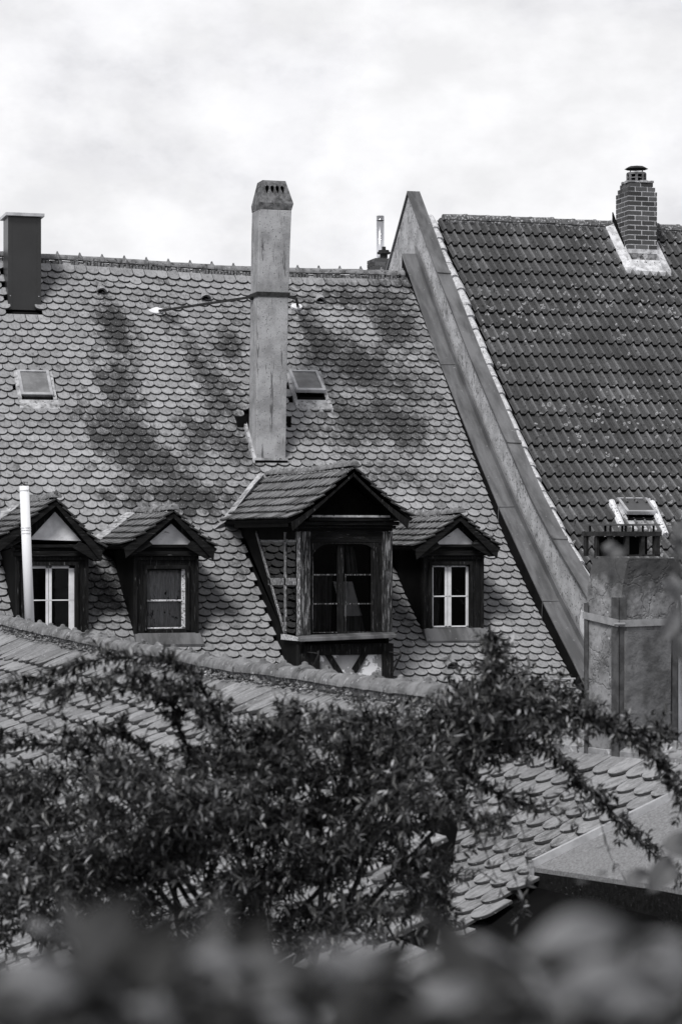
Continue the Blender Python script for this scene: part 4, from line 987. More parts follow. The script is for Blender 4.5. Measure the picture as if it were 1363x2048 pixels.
# ------------------------------------------------------------------ foreground roofs
def cd(lat, dep, z=0): return Vector((lat * CP + dep * SP, -lat * SP + dep * CP, z))
def fg_plane(T0, al, pitch):
    al, p = R(al), R(pitch); rid = cd(-math.sin(al), math.cos(al)); dn = cd(-math.cos(al), -math.sin(al)) * math.cos(p) + Vector((0, 0, -math.sin(p)))
    n = rid.cross(dn); n = n if n.z > 0 else -n
    return rid, dn, n
# left one, ridge running away to the left
fl = thing('front_house', at_d(450, 1300, 15) - Vector((0, 0, 9)), 'nearer low house roof with a mossy half-round ridge, lower left', 'house')
R0, R1 = at_d(-30, 1226, 19.7) - Vector((0, 0, .085)), at_d(906, 1376, 11.15) - Vector((0, 0, .085))
rid = (R0 - R1); LR = rid.length; rid.normalize()
dnh = Vector((-rid.y, rid.x, 0)).normalized(); dnh = dnh if dnh.x < 0 else -dnh
dn = dnh * math.cos(R(30)) - Vector((0, 0, math.sin(R(30)))); nf = rid.cross(dn); nf = nf if nf.z > 0 else -nf
def flP(a, b):
    s = a / LR; sg = -.05 * math.sin(min(max(s, 0), 1) * math.pi) + .03 * hash2(a * .5, b * .5, 8)
    return R1 + rid * a + dn * b + Vector((0, 0, sg)), nf
rng = random.Random(21); m = MB()
QH = ray(800, 1880); QH = QH * (nf.dot(R1) / nf.dot(QH))
def keepL(a, b):
    p = R1 + rid * a + dn * b; e_ = QH - R1; q = p - R1
    return e_.x * q.y - e_.y * q.x < 0
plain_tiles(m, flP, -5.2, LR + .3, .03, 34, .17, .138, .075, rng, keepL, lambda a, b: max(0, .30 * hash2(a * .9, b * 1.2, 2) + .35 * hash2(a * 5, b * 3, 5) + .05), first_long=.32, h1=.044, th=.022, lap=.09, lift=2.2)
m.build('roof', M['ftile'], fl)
m = MB(); sc_ = 4.7 / max(1e-6, (QH - R1).dot(dn)); QE = R1 + (QH - R1) * sc_; q = [R1, R1 + rid * (LR + .5), R1 + rid * (LR + .5) + dn * 4.7, QE]
m.add([p - nf * .22 for p in q] + [p - nf * .06 for p in q], [(3, 2, 1, 0), (4, 5, 6, 7), (0, 1, 5, 4), (1, 2, 6, 5), (2, 3, 7, 6), (3, 0, 4, 7)])
m.build('roof_boarding', M['inside'], fl)
cen_ = sum(q, Vector()) / 4; qi = [p.lerp(cen_, .02) for p in q]; qi[0] = q[0].lerp(q[1], .12); qi[3] = q[3].lerp(q[2], .30)
m = MB(); m.add([Vector((p.x, p.y, -9.5)) for p in qi] + [p - Vector((0, 0, .26)) for p in qi], [(3, 2, 1, 0), (4, 5, 6, 7), (0, 1, 5, 4), (1, 2, 6, 5), (2, 3, 7, 6), (3, 0, 4, 7)])
m.build('wall', M['brickwall'], fl)
m = MB(); cpts = [flP(a, 0)[0] + Vector((0, 0, .035)) for a in np.linspace(LR + .2, -.05, 14)]; cap_row(m, cpts, .33, .066, rng, nub=.016, over=1.14, seg=12); m.build('ridge_tiles', M['ridge'], fl)
m = MB(); rr = random.Random(6); q_ = [flP(a, .0)[0] + nf * .012 for a in (0, LR / 2, LR)]; m.tube(q_, .045, 8)
for a in np.arange(0, LR, .014):
    p, n = flP(a, .055); s_ = rr.uniform(.010, .028); c = p + n * (.03 + rr.uniform(0, .012)) + dn * rr.uniform(-.03, .035)
    if rr.random() < .8: lump(m, c, s_ * .8, rr)
m.build('ridge_mortar', M['mortar'], fl)
# right one
fr = thing('side_house', at_d(1200, 1600, 16) - Vector((0, 0, 7.5)), 'nearer tiled roof at lower right carrying the strapped chimney', 'house')
T0 = at_d(1170, 1497, 17.0); rid2, dn2, n2 = fg_plane(T0, 33, 29.6)
def frP(a, b): return T0 + rid2 * a + dn2 * b + Vector((0, 0, .02 * hash2(a * .7, b * .7, 8))), n2
def hit(px, py): r = ray(px, py); return r * (n2.dot(T0) / n2.dot(r))
FA, FB = hit(1067, 1756), hit(1363, 1611)
CCx = at_d(1305, 1792, 14.4); DDx = at_d(1460, 1822, 13.6)
def cr2(u, v): return u.x * v.y - u.y * v.x
def keepR(a, b):
    q = T0 + rid2 * a + dn2 * b - FA
    s1 = cr2(FB - FA, q) * (1 if cr2(FB - FA, DDx - FA) > 0 else -1); s2 = cr2(CCx - FA, q) * (1 if cr2(CCx - FA, FB - FA) > 0 else -1)
    return not ((s1 > .02 and s2 > -.04) or (q.dot(rid2) < .0 and q.dot(dn2) > -.05))
m = MB(); rng = random.Random(31)
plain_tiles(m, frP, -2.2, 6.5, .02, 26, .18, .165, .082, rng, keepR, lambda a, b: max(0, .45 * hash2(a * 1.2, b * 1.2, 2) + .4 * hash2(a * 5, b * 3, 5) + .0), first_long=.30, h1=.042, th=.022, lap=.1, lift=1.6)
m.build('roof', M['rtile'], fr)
m = MB(); q = [T0 - rid2 * 2.4, T0 + rid2 * 6.5, T0 + rid2 * 6.5 + dn2 * 4.6, T0 - rid2 * 2.4 + dn2 * 4.6]; m.hexa([p - n2 * .25 for p in q] + [p - n2 * .05 for p in q]); m.build('roof_boarding', M['inside'], fr)
fwd = Vector((-dn2.x, -dn2.y, 0)).normalized()
m = MB(); q = [T0 - rid2 * 2.4, T0 + rid2 * 6.5, T0 + rid2 * 6.5 + fwd * 2.2 - Vector((0, 0, 1.2)), T0 - rid2 * 2.4 + fwd * 2.2 - Vector((0, 0, 1.2))]; m.hexa([p - Vector((0, 0, .4)) for p in q] + [p - Vector((0, 0, .06)) for p in q]); m.build('rear_roof', M['rtile'], fr)
m = MB(); A_ = T0 - rid2 * 2.2 + fwd * 2.0; B_ = T0 + rid2 * 6.3 + fwd * 2.0; C_ = T0 + rid2 * 6.3 + dn2 * 4.4; D2_ = T0 - rid2 * 2.2 + dn2 * 4.4
m.prism([(p.x, p.y, -9.2) for p in (A_, B_, C_, D2_)], (0, 0, 5.2)); m.build('wall', M['brickwall'], fr)
# peeling capping along its top
m = MB(); rr = random.Random(12); nseg = 44
for i in range(nseg):
    a0_, a1_ = -2.3 + 3.0 * i / nseg, -2.3 + 3.0 * (i + 1) / nseg
    h = [rr.uniform(.0, .02) for _ in range(2)]
    p, q = T0 + rid2 * a0_, T0 + rid2 * a1_
    m.hexa([p + dn2 * .07, q + dn2 * .07, q + fwd * .12, p + fwd * .12, p + dn2 * .07 + Vector((0, 0, .05)), q + dn2 * .07 + Vector((0, 0, .05)), q + fwd * .12 + Vector((0, 0, .10 + h[0])), p + fwd * .12 + Vector((0, 0, .10 + h[0]))])
m.build('ridge_capping', M['flake'], fr)
# felt-covered box beside it, its metal edge strip and dark fascia
Cc = at_d(1305, 1792, 14.4); Dd = at_d(1460, 1822, 13.6); Bx = FA + (FB - FA) * 1.35
up_ = Vector((0, 0, .07))
m = MB(); m.prism([FA + up_, Cc + up_, Dd + up_, Bx + up_], (0, 0, -.03)); felt = m.build('felt_roof', M['felt'], fr, 'pale gritty felt roof beside the tiles')
m = MB(); m.hexa([FA + up_ * .2 - Vector((0, 0, .0)), Bx + up_ * .2, Bx + up_ * .2 + n2 * .0 + Vector((-.02, .05, 0)), FA + up_ * .2 + Vector((-.02, .05, 0)), FA + up_ * 1.7, Bx + up_ * 1.7, Bx + up_ * 1.7 + Vector((-.008, .025, 0)), FA + up_ * 1.7 + Vector((-.008, .025, 0))])
m.build('edge_strip', M['lightmetal'], fr)
m = MB(); 
for p, q in ((FA, Cc), (Cc, Dd)): m.hexa([p + Vector((0, 0, -1.6)), q + Vector((0, 0, -1.6)), q + Vector((.05, .06, -1.6)), p + Vector((.05, .06, -1.6)), p + Vector((0, 0, .037)), q + Vector((0, 0, .037)), q + Vector((.05, .06, .037)), p + Vector((.05, .06, .037))])
m.build('fascia', M['woodh'], fr)

# strapped chimney
fdir = cd(math.cos(R(33)), math.sin(R(33))); C0 = at_d(1238, 1500, 16.6)
def solve(px, dirv, C):
    lo_, hi_ = 0, 3
    for _ in range(50):
        k = (lo_ + hi_) / 2; q = C + dirv * k; lat = q.x * CP - q.y * SP; dp = q.x * SP + q.y * CP; u = CX + F * lat / dp
        if abs(u - (CX + F * ((C.x * CP - C.y * SP) / (C.x * SP + C.y * CP)))) < abs(px - (CX + F * ((C.x * CP - C.y * SP) / (C.x * SP + C.y * CP)))): lo_ = k
        else: hi_ = k
    return lo_
def clev(py, c, l, r):
    C = at_d(c, py, 16.6); a = solve(l, rid2, C); b = solve(r, fdir, C); return [C, C + fdir * b, C + fdir * b + rid2 * a, C + rid2 * a]
m = MB(); LV = [clev(1520, 1237, 1172, 1350), clev(1400, 1237, 1172, 1350), clev(1245, 1238, 1172, 1350), clev(1190, 1242, 1173, 1351), clev(1150, 1248, 1178, 1353), clev(1128, 1253, 1183, 1352), clev(1117, 1256, 1189, 1346)]
rr = random.Random(77)
vs = []; fs = []; nU = 12
# subdivided skin with uneven render
rows_ = []
for i in range(len(LV) - 1):
    for j in range(6 if i else 8):
        f = j / (6 if i else 8); rows_.append([LV[i][k].lerp(LV[i + 1][k], f) for k in range(4)])
rows_.append(LV[-1])
for rI, rw in enumerate(rows_):
    cen = sum(rw, Vector()) / 4
    for k in range(4):
        for u in range(nU):
            p = rw[k].lerp(rw[(k + 1) % 4], u / nU); d_ = (p - cen); d_.z = 0
            vs.append(p + d_.normalized() * (.010 * hash2(p.x * 9 + p.y * 9, p.z * 7, 1) + .004 * hash2(p.x * 30 + p.y * 30, p.z * 25, 2)))
nn = 4 * nU
for i in range(len(rows_) - 1):
    for k in range(nn): fs.append((i * nn + k, i * nn + (k + 1) % nn, (i + 1) * nn + (k + 1) % nn, (i + 1) * nn + k))
fs.append(tuple((len(rows_) - 1) * nn + k for k in range(nn))); m.add(vs, fs)
def cracked():
    m, N, L, P = nodes('cracked_render')
    n = noise_node(N, L, 3, 6, .62); c = ramp(N, L, n.outputs[0], [(.35, .12), (.65, .25)]).outputs[0]
    s = noise_node(N, L, 50, 3, .5, None, 0, 3); c = mixc(N, L, vramp(N, L, s.outputs[0], [(.64, 0), (.68, .8)]).outputs[0], c, g(.06))
    s = noise_node(N, L, 22, 4, .6, None, 0, 5); c = mixc(N, L, vramp(N, L, s.outputs[0], [(.68, 0), (.71, 1)]).outputs[0], c, g(.48))
    tc = N.new('ShaderNodeTexCoord'); nd = noise_node(N, L, 6, 4, .6)
    va = N.new('ShaderNodeVectorMath'); va.operation = 'MULTIPLY_ADD'; L.new(nd.outputs['Color'], va.inputs[0]); va.inputs[1].default_value = (.25, .25, .25); L.new(tc.outputs['Object'], va.inputs[2])
    vo = N.new('ShaderNodeTexVoronoi'); vo.feature = 'DISTANCE_TO_EDGE'; vo.inputs['Scale'].default_value = 3.6; L.new(va.outputs[0], vo.inputs['Vector'])
    cm = noise_node(N, L, 2.2, 4, .6, None, 0, 12); cmf = vramp(N, L, cm.outputs[0], [(.48, 0), (.56, 1)])
    ck_ = mixc(N, L, 1.0, vramp(N, L, vo.outputs['Distance'], [(.0, .8), (.006, .6), (.014, 0)]).outputs[0], cmf.outputs[0], 'MULTIPLY')
    c = mixc(N, L, ck_, c, g(.04))
    md = noise_node(N, L, 9, 8, .75, None, 0, 21); c = mixc(N, L, .9, c, vramp(N, L, md.outputs[0], [(.36, .35), (.5, 1), (.66, 1.35)]).outputs[0], 'MULTIPLY')
    # soot towards the top: a band of deposit with a ragged lower edge
    sx = N.new('ShaderNodeSeparateXYZ'); L.new(tc.outputs['Object'], sx.inputs[0])
    mr = N.new('ShaderNodeMapRange'); L.new(sx.outputs[2], mr.inputs[0]); mr.inputs[1].default_value = SOOT0; mr.inputs[2].default_value = SOOT1; mr.inputs[3].default_value = -.35; mr.inputs[4].default_value = .55
    n3 = noise_node(N, L, 5, 6, .7, None, 0, 8); ad = N.new('ShaderNodeMath'); ad.operation = 'ADD'; L.new(n3.outputs[0], ad.inputs[0]); L.new(mr.outputs[0], ad.inputs[1])
    c = mixc(N, L, vramp(N, L, ad.outputs[0], [(.55, 0), (.8, .9)]).outputs[0], c, g(.045))
    L.new(c, P.inputs['Base Color']); P.inputs['Roughness'].default_value = .95
    hs = N.new('ShaderNodeMath'); hs.operation = 'MULTIPLY_ADD'; L.new(s.outputs[0], hs.inputs[0]); hs.inputs[1].default_value = .6; L.new(vramp(N, L, vo.outputs['Distance'], [(0, 0), (.04, .6)]).outputs[0], hs.inputs[2])
    bp = N.new('ShaderNodeBump'); bp.inputs['Strength'].default_value = .7; bp.inputs['Distance'].default_value = .012; L.new(hs.outputs[0], bp.inputs['Height']); L.new(bp.outputs[0], P.inputs['Normal'])
    return m
bz = base_of(fr).z; SOOT0 = LV[2][0].z - bz; SOOT1 = LV[-1][0].z - bz
sch = m.build('strapped_chimney', cracked(), fr, 'massive cracked chimney held by iron corner angles and a strap')
# smooth render panel between the angles
m = MB(); a, b = clev(1262, 1249, 1173, 1339)[:2]; c, d_ = clev(1500, 1249, 1173, 1339)[:2]; nrm = -rid2
m.hexa([c + nrm * .0, d_ + nrm * .0, d_ - nrm * .03, c - nrm * .03, a + nrm * .012, b + nrm * .012, b - nrm * .03, a - nrm * .03])
m.build('render_panel', mat('smeared_render', .075, .16, 5, .9, .9, 9, stretch=(1, 1, 1.1), streak=(.05, (1, 1, .4), 5, .62), bdist=.02), sch)
m = MB()
zq = lambda py: at_d(1238, py, 16.6).z
C = clev(1300, 1237.5, 1171.5, 1350.5)
def angle(P0, d1, w1, d2, w2, z0, z1, th=.008, o=.012):
    for dv, wv, ot in ((d1, w1, d2), (d2, w2, d1)):
        base = P0 - ot.normalized() * o; base = Vector((base.x, base.y, z0)); e_ = dv.normalized()
        m.hexa([base - e_ * o, base + e_ * wv, base + e_ * wv + ot.normalized() * th, base - e_ * o + ot.normalized() * th] + [p + Vector((0, 0, z1 - z0)) for p in (base - e_ * o, base + e_ * wv, base + e_ * wv + ot.normalized() * th, base - e_ * o + ot.normalized() * th)])
angle(C[0], fdir, .055, rid2, .075, zq(1520), zq(1195)); angle(C[1], -fdir, .045, rid2, .045, zq(1520), zq(1222)); angle(C[3], fdir, .05, -rid2, .03, zq(1520), zq(1208))
m.build('corner_angle', M['iron'] if 0 else mat('painted_iron', .045, .085, 12, .6, .3, 30), sch)
m = MB(); Cs = C; o = .02
zA, zB = zq(1254), zq(1240); lft = Cs[3] - rid2 * 0; 
q0 = Cs[0] - rid2 * o - fdir * o; q1 = Cs[1] - rid2 * o + fdir * o; q3 = Cs[3] + rid2 * o - fdir * o
def bar(p, q, za0, za1, zb0, zb1, off):
    m.hexa([Vector((p.x, p.y, za0)), Vector((q.x, q.y, zb0)), Vector((q.x + off.x, q.y + off.y, zb0)), Vector((p.x + off.x, p.y + off.y, za0)), Vector((p.x, p.y, za1)), Vector((q.x, q.y, zb1)), Vector((q.x + off.x, q.y + off.y, zb1)), Vector((p.x + off.x, p.y + off.y, za1))])
bar(q0, q1, zA, zB, zA + .005, zB + .005, rid2 * .008); bar(q3, q0, zA + .05, zB + .05, zA, zB, fdir * .008)
m.tube([q0 - fdir * .05 + Vector((0, 0, zq(1248) - q0.z)), q0 + fdir * .04 - rid2 * .01 + Vector((0, 0, zq(1248) - q0.z))], .012, 6)
m.build('strap', M['strap'], sch)
# pierced crown and slab on posts
cT = LV[-1]; cen = sum(cT, Vector()) / 4
def crown_box(px0, px1, py0, py1, dep0): pass
Cc0 = at_d(1219, 1110, 16.75); Cr = solve(1314, fdir, Cc0); dpt = .30
m = MB(); z0 = Cc0.z - .01; z1 = at_d(1219, 1072, 16.75).z; z2 = at_d(1219, 1063, 16.75).z
def lb(a0, a1, b0, b1, za, zb): 
    q = [Cc0 + fdir * a0 + rid2 * b0, Cc0 + fdir * a1 + rid2 * b0, Cc0 + fdir * a1 + rid2 * b1, Cc0 + fdir * a0 + rid2 * b1]
    m.hexa([Vector((p.x, p.y, za)) for p in q] + [Vector((p.x, p.y, zb)) for p in q])
for f in (0, .33, .66, .94): lb(Cr * f, Cr * f + .03, 0, .03, z0, z1); lb(Cr * f, Cr * f + .022, dpt - .03, dpt, z0, z1)
for f in (0, .5, .93): lb(0, .022, dpt * f, dpt * f + .022, z0, z1); lb(Cr - .0, Cr + .022, dpt * f, dpt * f + .022, z0, z1)
lb(-.01, Cr + .03, -.01, dpt + .01, z1, z2); lb(0, Cr + .02, .0, .02, z0, z0 + .012)
m.build('pierced_crown', M['capstone'] if 0 else M['iron'], sch)
m = MB(); lb(.05, Cr - .03, .08, dpt - .06, z0, z1 - .005); m.build('crown_core', M['inside'], sch)
zs0 = at_d(1219, 1051, 16.75).z
for f in (.04, .36, .72, .95):
    for b0 in (.02, dpt - .05):
        m = MB(); lb(Cr * f, Cr * f + .012, b0, b0 + .012, z2, zs0); m.build('post', M['iron'], sch)
m = MB(); lb(-.02, Cr + .01, -.02, dpt, zs0, zs0 + .012); m.build('crown_slab', M['zinc'], sch)
# white rendered wall at the far right
wp = at_d(1352, 1350, 17.6); m = MB(); q = wp + fdir * 0; m.prism([wp, wp + fdir * .9, wp + fdir * .9 + rid2 * .5, wp + rid2 * .5], (0, 0, .55)); 
m = MB(); B0 = at_d(1349, 1500, 17.5); z1 = at_d(1349, 1195, 17.5).z
m.prism([Vector((p.x, p.y, B0.z - .3)) for p in (B0, B0 + fdir * .8, B0 + fdir * .8 + rid2 * .5, B0 + rid2 * .5)], (0, 0, z1 - B0.z + .3)); m.build('white_chimney', mat('white_render', .6, .75, 6, .9, .4, 120), fr, 'white-rendered chimney stub at the right edge')

# ------------------------------------------------------------------ foliage
def leaf(mb, p, d, n, L_, W_, fold=.25, curl=.2):
    d = d.normalized(); sd = d.cross(n); 
    if sd.length < 1e-3: sd = d.cross(Vector((0, .3, 1)))
    sd.normalize(); up = sd.cross(d)
    pts = []
    prof_ = [(0, .05), (.25, .75), (.55, 1), (.82, .6), (1, 0)]
    c = [p + d * L_ * t - up * curl * L_ * t * t for t, w_ in prof_]
    vs = [c[0]]
    for (t, w_), q in list(zip(prof_, c))[1:-1]:
        vs += [q - sd * W_ * .5 * w_ + up * fold * W_ * .5 * w_, q, q + sd * W_ * .5 * w_ + up * fold * W_ * .5 * w_]
    vs.append(c[-1])
    mb.add(vs, [(0, 2, 1), (0, 3, 2), (1, 2, 5, 4), (2, 3, 6, 5), (4, 5, 8, 7), (5, 6, 9, 8), (7, 8, 10), (8, 9, 10)])
def rnd_dir(r): 
    z = r.uniform(-1, 1); t = r.uniform(0, 6.283); s = math.sqrt(1 - z * z); return Vector((s * math.cos(t), s * math.sin(t), z))
def leafy(lm, bm, pts, rad, r, step=.016, L0=.026, per=3, W=.27, spread=.8, r1=None):
    pts = [Vector(p) for p in pts]; n = len(pts)
    bm.tube(pts, [rad + ((r1 if r1 is not None else rad * .3) - rad) * i / (n - 1) for i in range(n)], 5, False)
    acc = 0
    for i in range(n - 1):
        seg = pts[i + 1] - pts[i]; l = seg.length; t = seg / l; k = max(1, int(l / step))
        for j in range(k):
            p = pts[i].lerp(pts[i + 1], (j + r.random()) / k)
            for _ in range(per):
                o = rnd_dir(r); o -= t * o.dot(t); d_ = (t * r.uniform(.1, .9) + o.normalized() * spread + Vector((0, 0, .12))).normalized()
                leaf(lm, p, d_, Vector((r.uniform(-.5, .5), r.uniform(-.6, .3), 1)), L0 * r.uniform(.55, 1.25), L0 * W * r.uniform(.8, 1.3), .3, r.uniform(-.1, .45))
def spline(pts, n=4):
    pts = [Vector(p) for p in pts]; o = []
    for i in range(len(pts) - 1):
        p0 = pts[max(i - 1, 0)]; p1 = pts[i]; p2 = pts[i + 1]; p3 = pts[min(i + 2, len(pts) - 1)]
        for k in range(n):
            t = k / n; o.append(.5 * ((2 * p1) + (p2 - p0) * t + (2 * p0 - 5 * p1 + 4 * p2 - p3) * t * t + (3 * p1 - p0 - 3 * p2 + p3) * t ** 3))
    o.append(pts[-1]); return o
def inside(poly, x, y):
    c = False; j = len(poly) - 1
    for i in range(len(poly)):
        if (poly[i][1] > y) != (poly[j][1] > y) and x < (poly[j][0] - poly[i][0]) * (y - poly[i][1]) / (poly[j][1] - poly[i][1]) + poly[i][0]: c = not c
        j = i
    return c
bush = thing('shrub', at_d(500, 2500, 7.2), 'dense small-leaved shrub with arching branches in front of the near roofs', 'shrub')
lm = MB(); bm = MB(); r = random.Random(100)
ARMS = [  # pixel path, depth start, depth end
 [(560, 1640), (500, 1540), (440, 1440), (395, 1365), (330, 1322), (235, 1315), (130, 1335), (60, 1362), (-20, 1392)],
 [(470, 1600), (400, 1530), (362, 1470), (350, 1420), (300, 1385), (210, 1368), (120, 1380)],
 [(420, 1470), (395, 1410), (340, 1375), (250, 1345)],
 [(860, 1500), (960, 1440), (1060, 1425), (1150, 1432), (1230, 1462), (1320, 1478)],
 [(900, 1520), (1010, 1480), (1090, 1500), (1150, 1555), (1205, 1605), (1260, 1665), (1345, 1745)],
 [(1080, 1420), (1180, 1440), (1260, 1478), (1310, 1520), (1370, 1600)],
 [(860, 1500), (930, 1545), (1000, 1590), (1070, 1612)],
 [(840, 1520), (900, 1585), (935, 1640), (1010, 1650)],
 [(760, 1560), (900, 1500), (970, 1400), (985, 1330), (992, 1288)],
 [(850, 1470), (930, 1400), (1010, 1370), (1085, 1385), (1150, 1405)],
 [(700, 1600), (840, 1420), (900, 1395), (1000, 1400)],
 [(600, 1640), (560, 1480), (520, 1430), (470, 1440)],
 [(640, 1640), (700, 1470), (640, 1400), (560, 1395)],
 [(700, 1640), (780, 1460), (770, 1410), (700, 1405)],
 [(400, 1700), (250, 1540), (120, 1490), (-20, 1500)],
 [(400, 1650), (300, 1510), (230, 1465), (150, 1475)],
 [(700, 1600), (820, 1720), (880, 1800), (890, 1850)],
]
for k, arm in enumerate(ARMS):
    arm = [(x_, y_ + (34 if k >= 10 and k < 14 else 0)) for x_, y_ in arm]
    d0 = r.uniform(6.9, 7.6); d1 = d0 + r.uniform(-.5, .5)
    pts = spline([at_d(px, py, d0 + (d1 - d0) * i / (len(arm) - 1)) for i, (px, py) in enumerate(arm)], 4)
    leafy(lm, bm, pts[2:], .008, r, .009, .032, 4)
    for i in range(3, len(pts)):
        for _ in range({3: 5, 5: 4, 8: 4, 9: 4, 0: 3, 1: 3, 4: 2, 6: 2, 7: 2}.get(k, 3)):
            if r.random() < .8:
                o = rnd_dir(r); o.y *= .7; o.z = o.z * .8 - (.25 if k < 3 else -.05); L_ = r.uniform(.03, .10); q = pts[i] + (o * .8 + (pts[i] - pts[i - 1]).normalized() * .6).normalized() * L_
                leafy(lm, bm, [pts[i], pts[i].lerp(q, .5) + Vector((0, 0, .01)), q], .0022, r, .012, .030, 4)
MASS = [(-40, 1500), (60, 1500), (200, 1478), (320, 1490), (400, 1500), (470, 1445), (540, 1410), (640, 1400), (740, 1422), (850, 1405), (920, 1370), (965, 1320), (1000, 1310), (1040, 1360), (1110, 1390), (1140, 1430), (1080, 1465), (990, 1475), (960, 1530), (900, 1550), (870, 1620), (880, 1700), (860, 1800), (800, 1845), (640, 1850), (400, 1880), (150, 1880), (-40, 1890)]
GAPS = [(500, 1470, 40, 14), (300, 1545, 40, 12), (60, 1560, 30, 12), (700, 1745, 40, 26), (840, 1640, 26, 30), (480, 1690, 26, 14), (100, 1700, 40, 12), (250, 1800, 40, 12), (620, 1680, 26, 12), (590, 1605, 60, 26), (160, 1640, 40, 18), (880, 1590, 40, 30), (430, 1760, 50, 28), (380, 1800, 30, 14), (640, 1800, 70, 24), (760, 1790, 60, 30), (290, 1620, 26, 10), (640, 1590, 30, 14), (830, 1700, 40, 50), (560, 1730, 20, 20), (780, 1640, 26, 16), (530, 1810, 40, 18)]
cnt = 0
while cnt < 3500:
    px = r.uniform(-40, 1160); py = r.uniform(1300, 1890)
    if not inside(MASS, px, py - (42 if px < 900 else 15)): continue
    if any(((px - gx) / gw) ** 2 + ((py - gy) / gh) ** 2 < 1 for gx, gy, gw, gh in GAPS): continue
    if hash2(px * .010, py * .024, 3) < -.10 + .25 * hash2(px * .03, py * .06, 9): continue
    if py > 1780 and r.random() < .3: continue
    cnt += 1
    dd = 7.3 + .65 * hash2(px * .006, py * .006, 7) + r.gauss(0, .28)
    p = at_d(px, py, dd); o = rnd_dir(r); o.z = o.z * .28 + .05 if r.random() < .85 else o.z; o.x += .6 * (1 if px > 600 else -1) * r.random()
    L_ = r.uniform(.04, .15); q = p + o.normalized() * L_; mid = p.lerp(q, .5) + Vector((0, 0, .012))
    leafy(lm, bm, [p, mid, q], .003, r, .015, .034, 3, .25)
for k in range(12):        # inner limbs
    a = at_d(r.uniform(380, 640), 1950, 7.4); b = at_d(r.uniform(60, 1000), r.uniform(1500, 1650), 7.4 + r.uniform(-.3, .4)); mid = a.lerp(b, .5) + Vector((r.uniform(-.1, .1), r.uniform(-.2, .2), -.12))
    pp = spline([a, mid, b], 6); bm.tube(pp, [.016 - .012 * i / (len(pp) - 1) for i in range(len(pp))], 6, False)
for k in range(40):        # long pale young shoots
    px = r.uniform(150, 1000); py = r.uniform(1560, 1800); p = at_d(px, py, 6.7 + r.uniform(-.2, .2)); an = R(r.uniform(15, 75)) if r.random() < .7 else R(r.uniform(120, 170)); L_ = r.uniform(.12, .3)
    q = p + Vector((math.cos(an) * L_, -.04, math.sin(an) * L_)); leafy(lm, bm, spline([p, p.lerp(q, .5) + Vector((0, 0, .02)), q], 3), .0022, r, .02, .024, 2, r1=.001)
foot = at_d(500, 2500, 7.2); bm.tube(spline([at_d(500, 1900, 7.4), foot.lerp(at_d(500, 1900, 7.4), .5), Vector((foot.x, foot.y, foot.z - .1))], 4), .03, 8, False)
lm.build('foliage', M['leaf'], bush); bm.build('branches', M['bark'], bush)
# thin hanging sprigs in front of the right roof
sp = thing('hanging_sprig', at_d(1030, 1840, 6.2), 'thin sprig with sparse pointed leaves over the lower right tiles', 'plant')
lm = MB(); bm = MB()
for path in ([(905, 1640), (960, 1660), (1000, 1700), (1030, 1760), (1050, 1830)], [(1010, 1600), (1040, 1650), (1055, 1720), (1050, 1800), (1030, 1850)], [(930, 1560), (965, 1600), (985, 1660), (1040, 1690)], [(1080, 1600), (1120, 1640), (1160, 1650)], [(1180, 1560), (1215, 1700), (1240, 1745)], [(960, 1680), (985, 1740), (1010, 1800)]):
    leafy(lm, bm, spline([at_d(x, y, 6.4 + r.uniform(-.3, .3)) for x, y in path], 4), .0018, r, .03, .030, 2, .24, 1.0)
lm.build('leaves', M['leaf'], sp); bm.build('stem', M['bark'], sp)
# mid-distance vine at the right edge
def big_leaf(mb, p, d, n, L_, W_, wav=.1):
    d = d.normalized(); sd = d.cross(n).normalized(); up = sd.cross(d); vs = []; fs = []
    na, nw = 8, 6
    for i in range(na + 1):
        t = i / na; w_ = math.sin(math.pi * min(t * .92 + .08, 1)) ** .7 * (1 - .25 * t)
        for j in range(nw + 1):
            s = (j / nw - .5) * 2
            vs.append(p + d * L_ * t + sd * W_ * .5 * w_ * s + up * (L_ * wav * math.sin(t * 5 + s * 1.5) - abs(s) * -.18 * W_ - .25 * L_ * t * t))
    for i in range(na):
        for j in range(nw): a = i * (nw + 1) + j; fs.append((a, a + 1, a + nw + 2, a + nw + 1))
    mb.add(vs, fs)
vine = thing('vine', at_d(1395, 2000, 2.6), 'blurred climbing vine stem with curled leaves along the right edge', 'vine')
lm = MB(); bm = MB(); r = random.Random(8)
bm.tube(spline([at_d(1400, 2000, 2.6), at_d(1385, 1700, 2.6), at_d(1372, 1400, 2.65), at_d(1358, 1200, 2.7), at_d(1352, 1070, 2.7)], 5), .004, 6, False)
bm.tube(spline([at_d(1368, 1300, 2.65), at_d(1300, 1190, 2.7), at_d(1236, 1150, 2.7), at_d(1222, 1110, 2.7)], 5), .0022, 6, False) if 0 else None
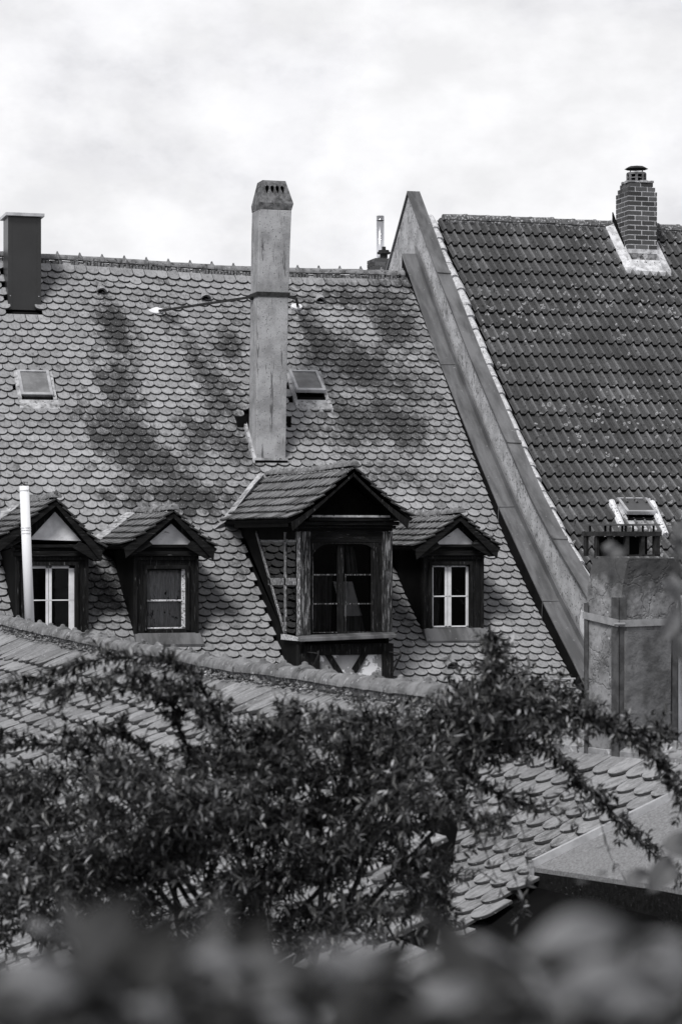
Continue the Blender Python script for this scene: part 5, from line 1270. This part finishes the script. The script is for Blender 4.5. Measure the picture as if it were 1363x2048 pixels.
for px, py, dx, dz, L_, W_ in ((1204, 1098, .9, .05, .022, .016), (1222, 1165, -.1, 1, .036, .012), (1248, 1105, -.9, -.2, .022, .014), (1350, 1110, .1, 1, .028, .02), (1345, 1075, .7, .5, .03, .024), (1338, 1150, .3, -1, .034, .02), (1350, 1215, -.4, -1, .04, .022), (1356, 1260, -.1, -1, .034, .02), (1325, 1700, .8, .2, .045, .034), (1250, 1765, .9, .45, .03, .02), (1345, 1725, -.6, -.5, .045, .034), (1190, 1750, 1, .3, .014, .005), (1150, 1765, .9, .2, .016, .004)):
    big_leaf(lm, at_d(px, py, 2.6), Vector((dx, -.2, dz)), Vector((r.uniform(-.3, .3), -.8, .55)), L_, W_)
lm.build('leaves', M['leafv'], vine); bm.build('stem', M['bark'], vine)
# very near hedge top, far out of focus
hedge = thing('hedge_top', at_d(680, 2300, .55), 'strongly blurred leaves of a hedge right in front along the bottom', 'hedge')
lm = MB(); ld = MB(); bm = MB(); r = random.Random(17)
for k in range(460):
    px = r.uniform(-200, 1560); edge = 1928 + 34 * math.sin(px * .0075 + 2.2) + 24 * math.sin(px * .021)
    py = edge + abs(r.gauss(0, 1)) * 110
    dd = r.uniform(.75, 1.2); L_ = r.uniform(.018, .042); p = at_d(px - L_ / dd * F * .4, py + L_ / dd * F * .3, dd)
    o = Vector((r.uniform(-1, 1), r.uniform(-.3, .3), r.uniform(-.3, .6)))
    big_leaf(ld, p, o, Vector((r.uniform(-.4, .4), r.uniform(-.9, -.1), 1)), L_, L_ * r.uniform(.32, .6))
for px, py, sc in ((50, 1955, .9), (90, 1985, .7), (1150, 1890, 1.3), (1215, 1945, 1.3), (1175, 1975, 1.0), (1350, 1855, 1.0), (1340, 1905, .8), (655, 1875, .8), (700, 1925, .8), (430, 1905, .7), (300, 1990, .8), (900, 2000, .8), (1290, 2020, .9), (560, 2000, .7)):
    dd = r.uniform(.66, .72); p = at_d(px - 80 * sc, py + 25, dd); big_leaf(lm, p, Vector((1, .1, r.uniform(-.4, .6))), Vector((-.2, -.7, 1)), dd * .042 * sc, dd * .015 * sc)
for k in range(14):
    px = -50 + k * 110; a = at_d(px, 2400, .55); b = at_d(px + r.uniform(-60, 60), 2010, .55); bm.tube([a, a.lerp(b, .5) + Vector((.004, 0, 0)), b], [.002, .0016, .001], 5, False)
lm.build('painted_lit_leaves', M['leafp'], hedge); ld.build('leaves', M['leafd'], hedge); bm.build('branches', M['bark'], hedge)  # pale hedge leaves are coloured as if lit from above

for o in bpy.data.objects:
    if 'base' in o: del o['base']
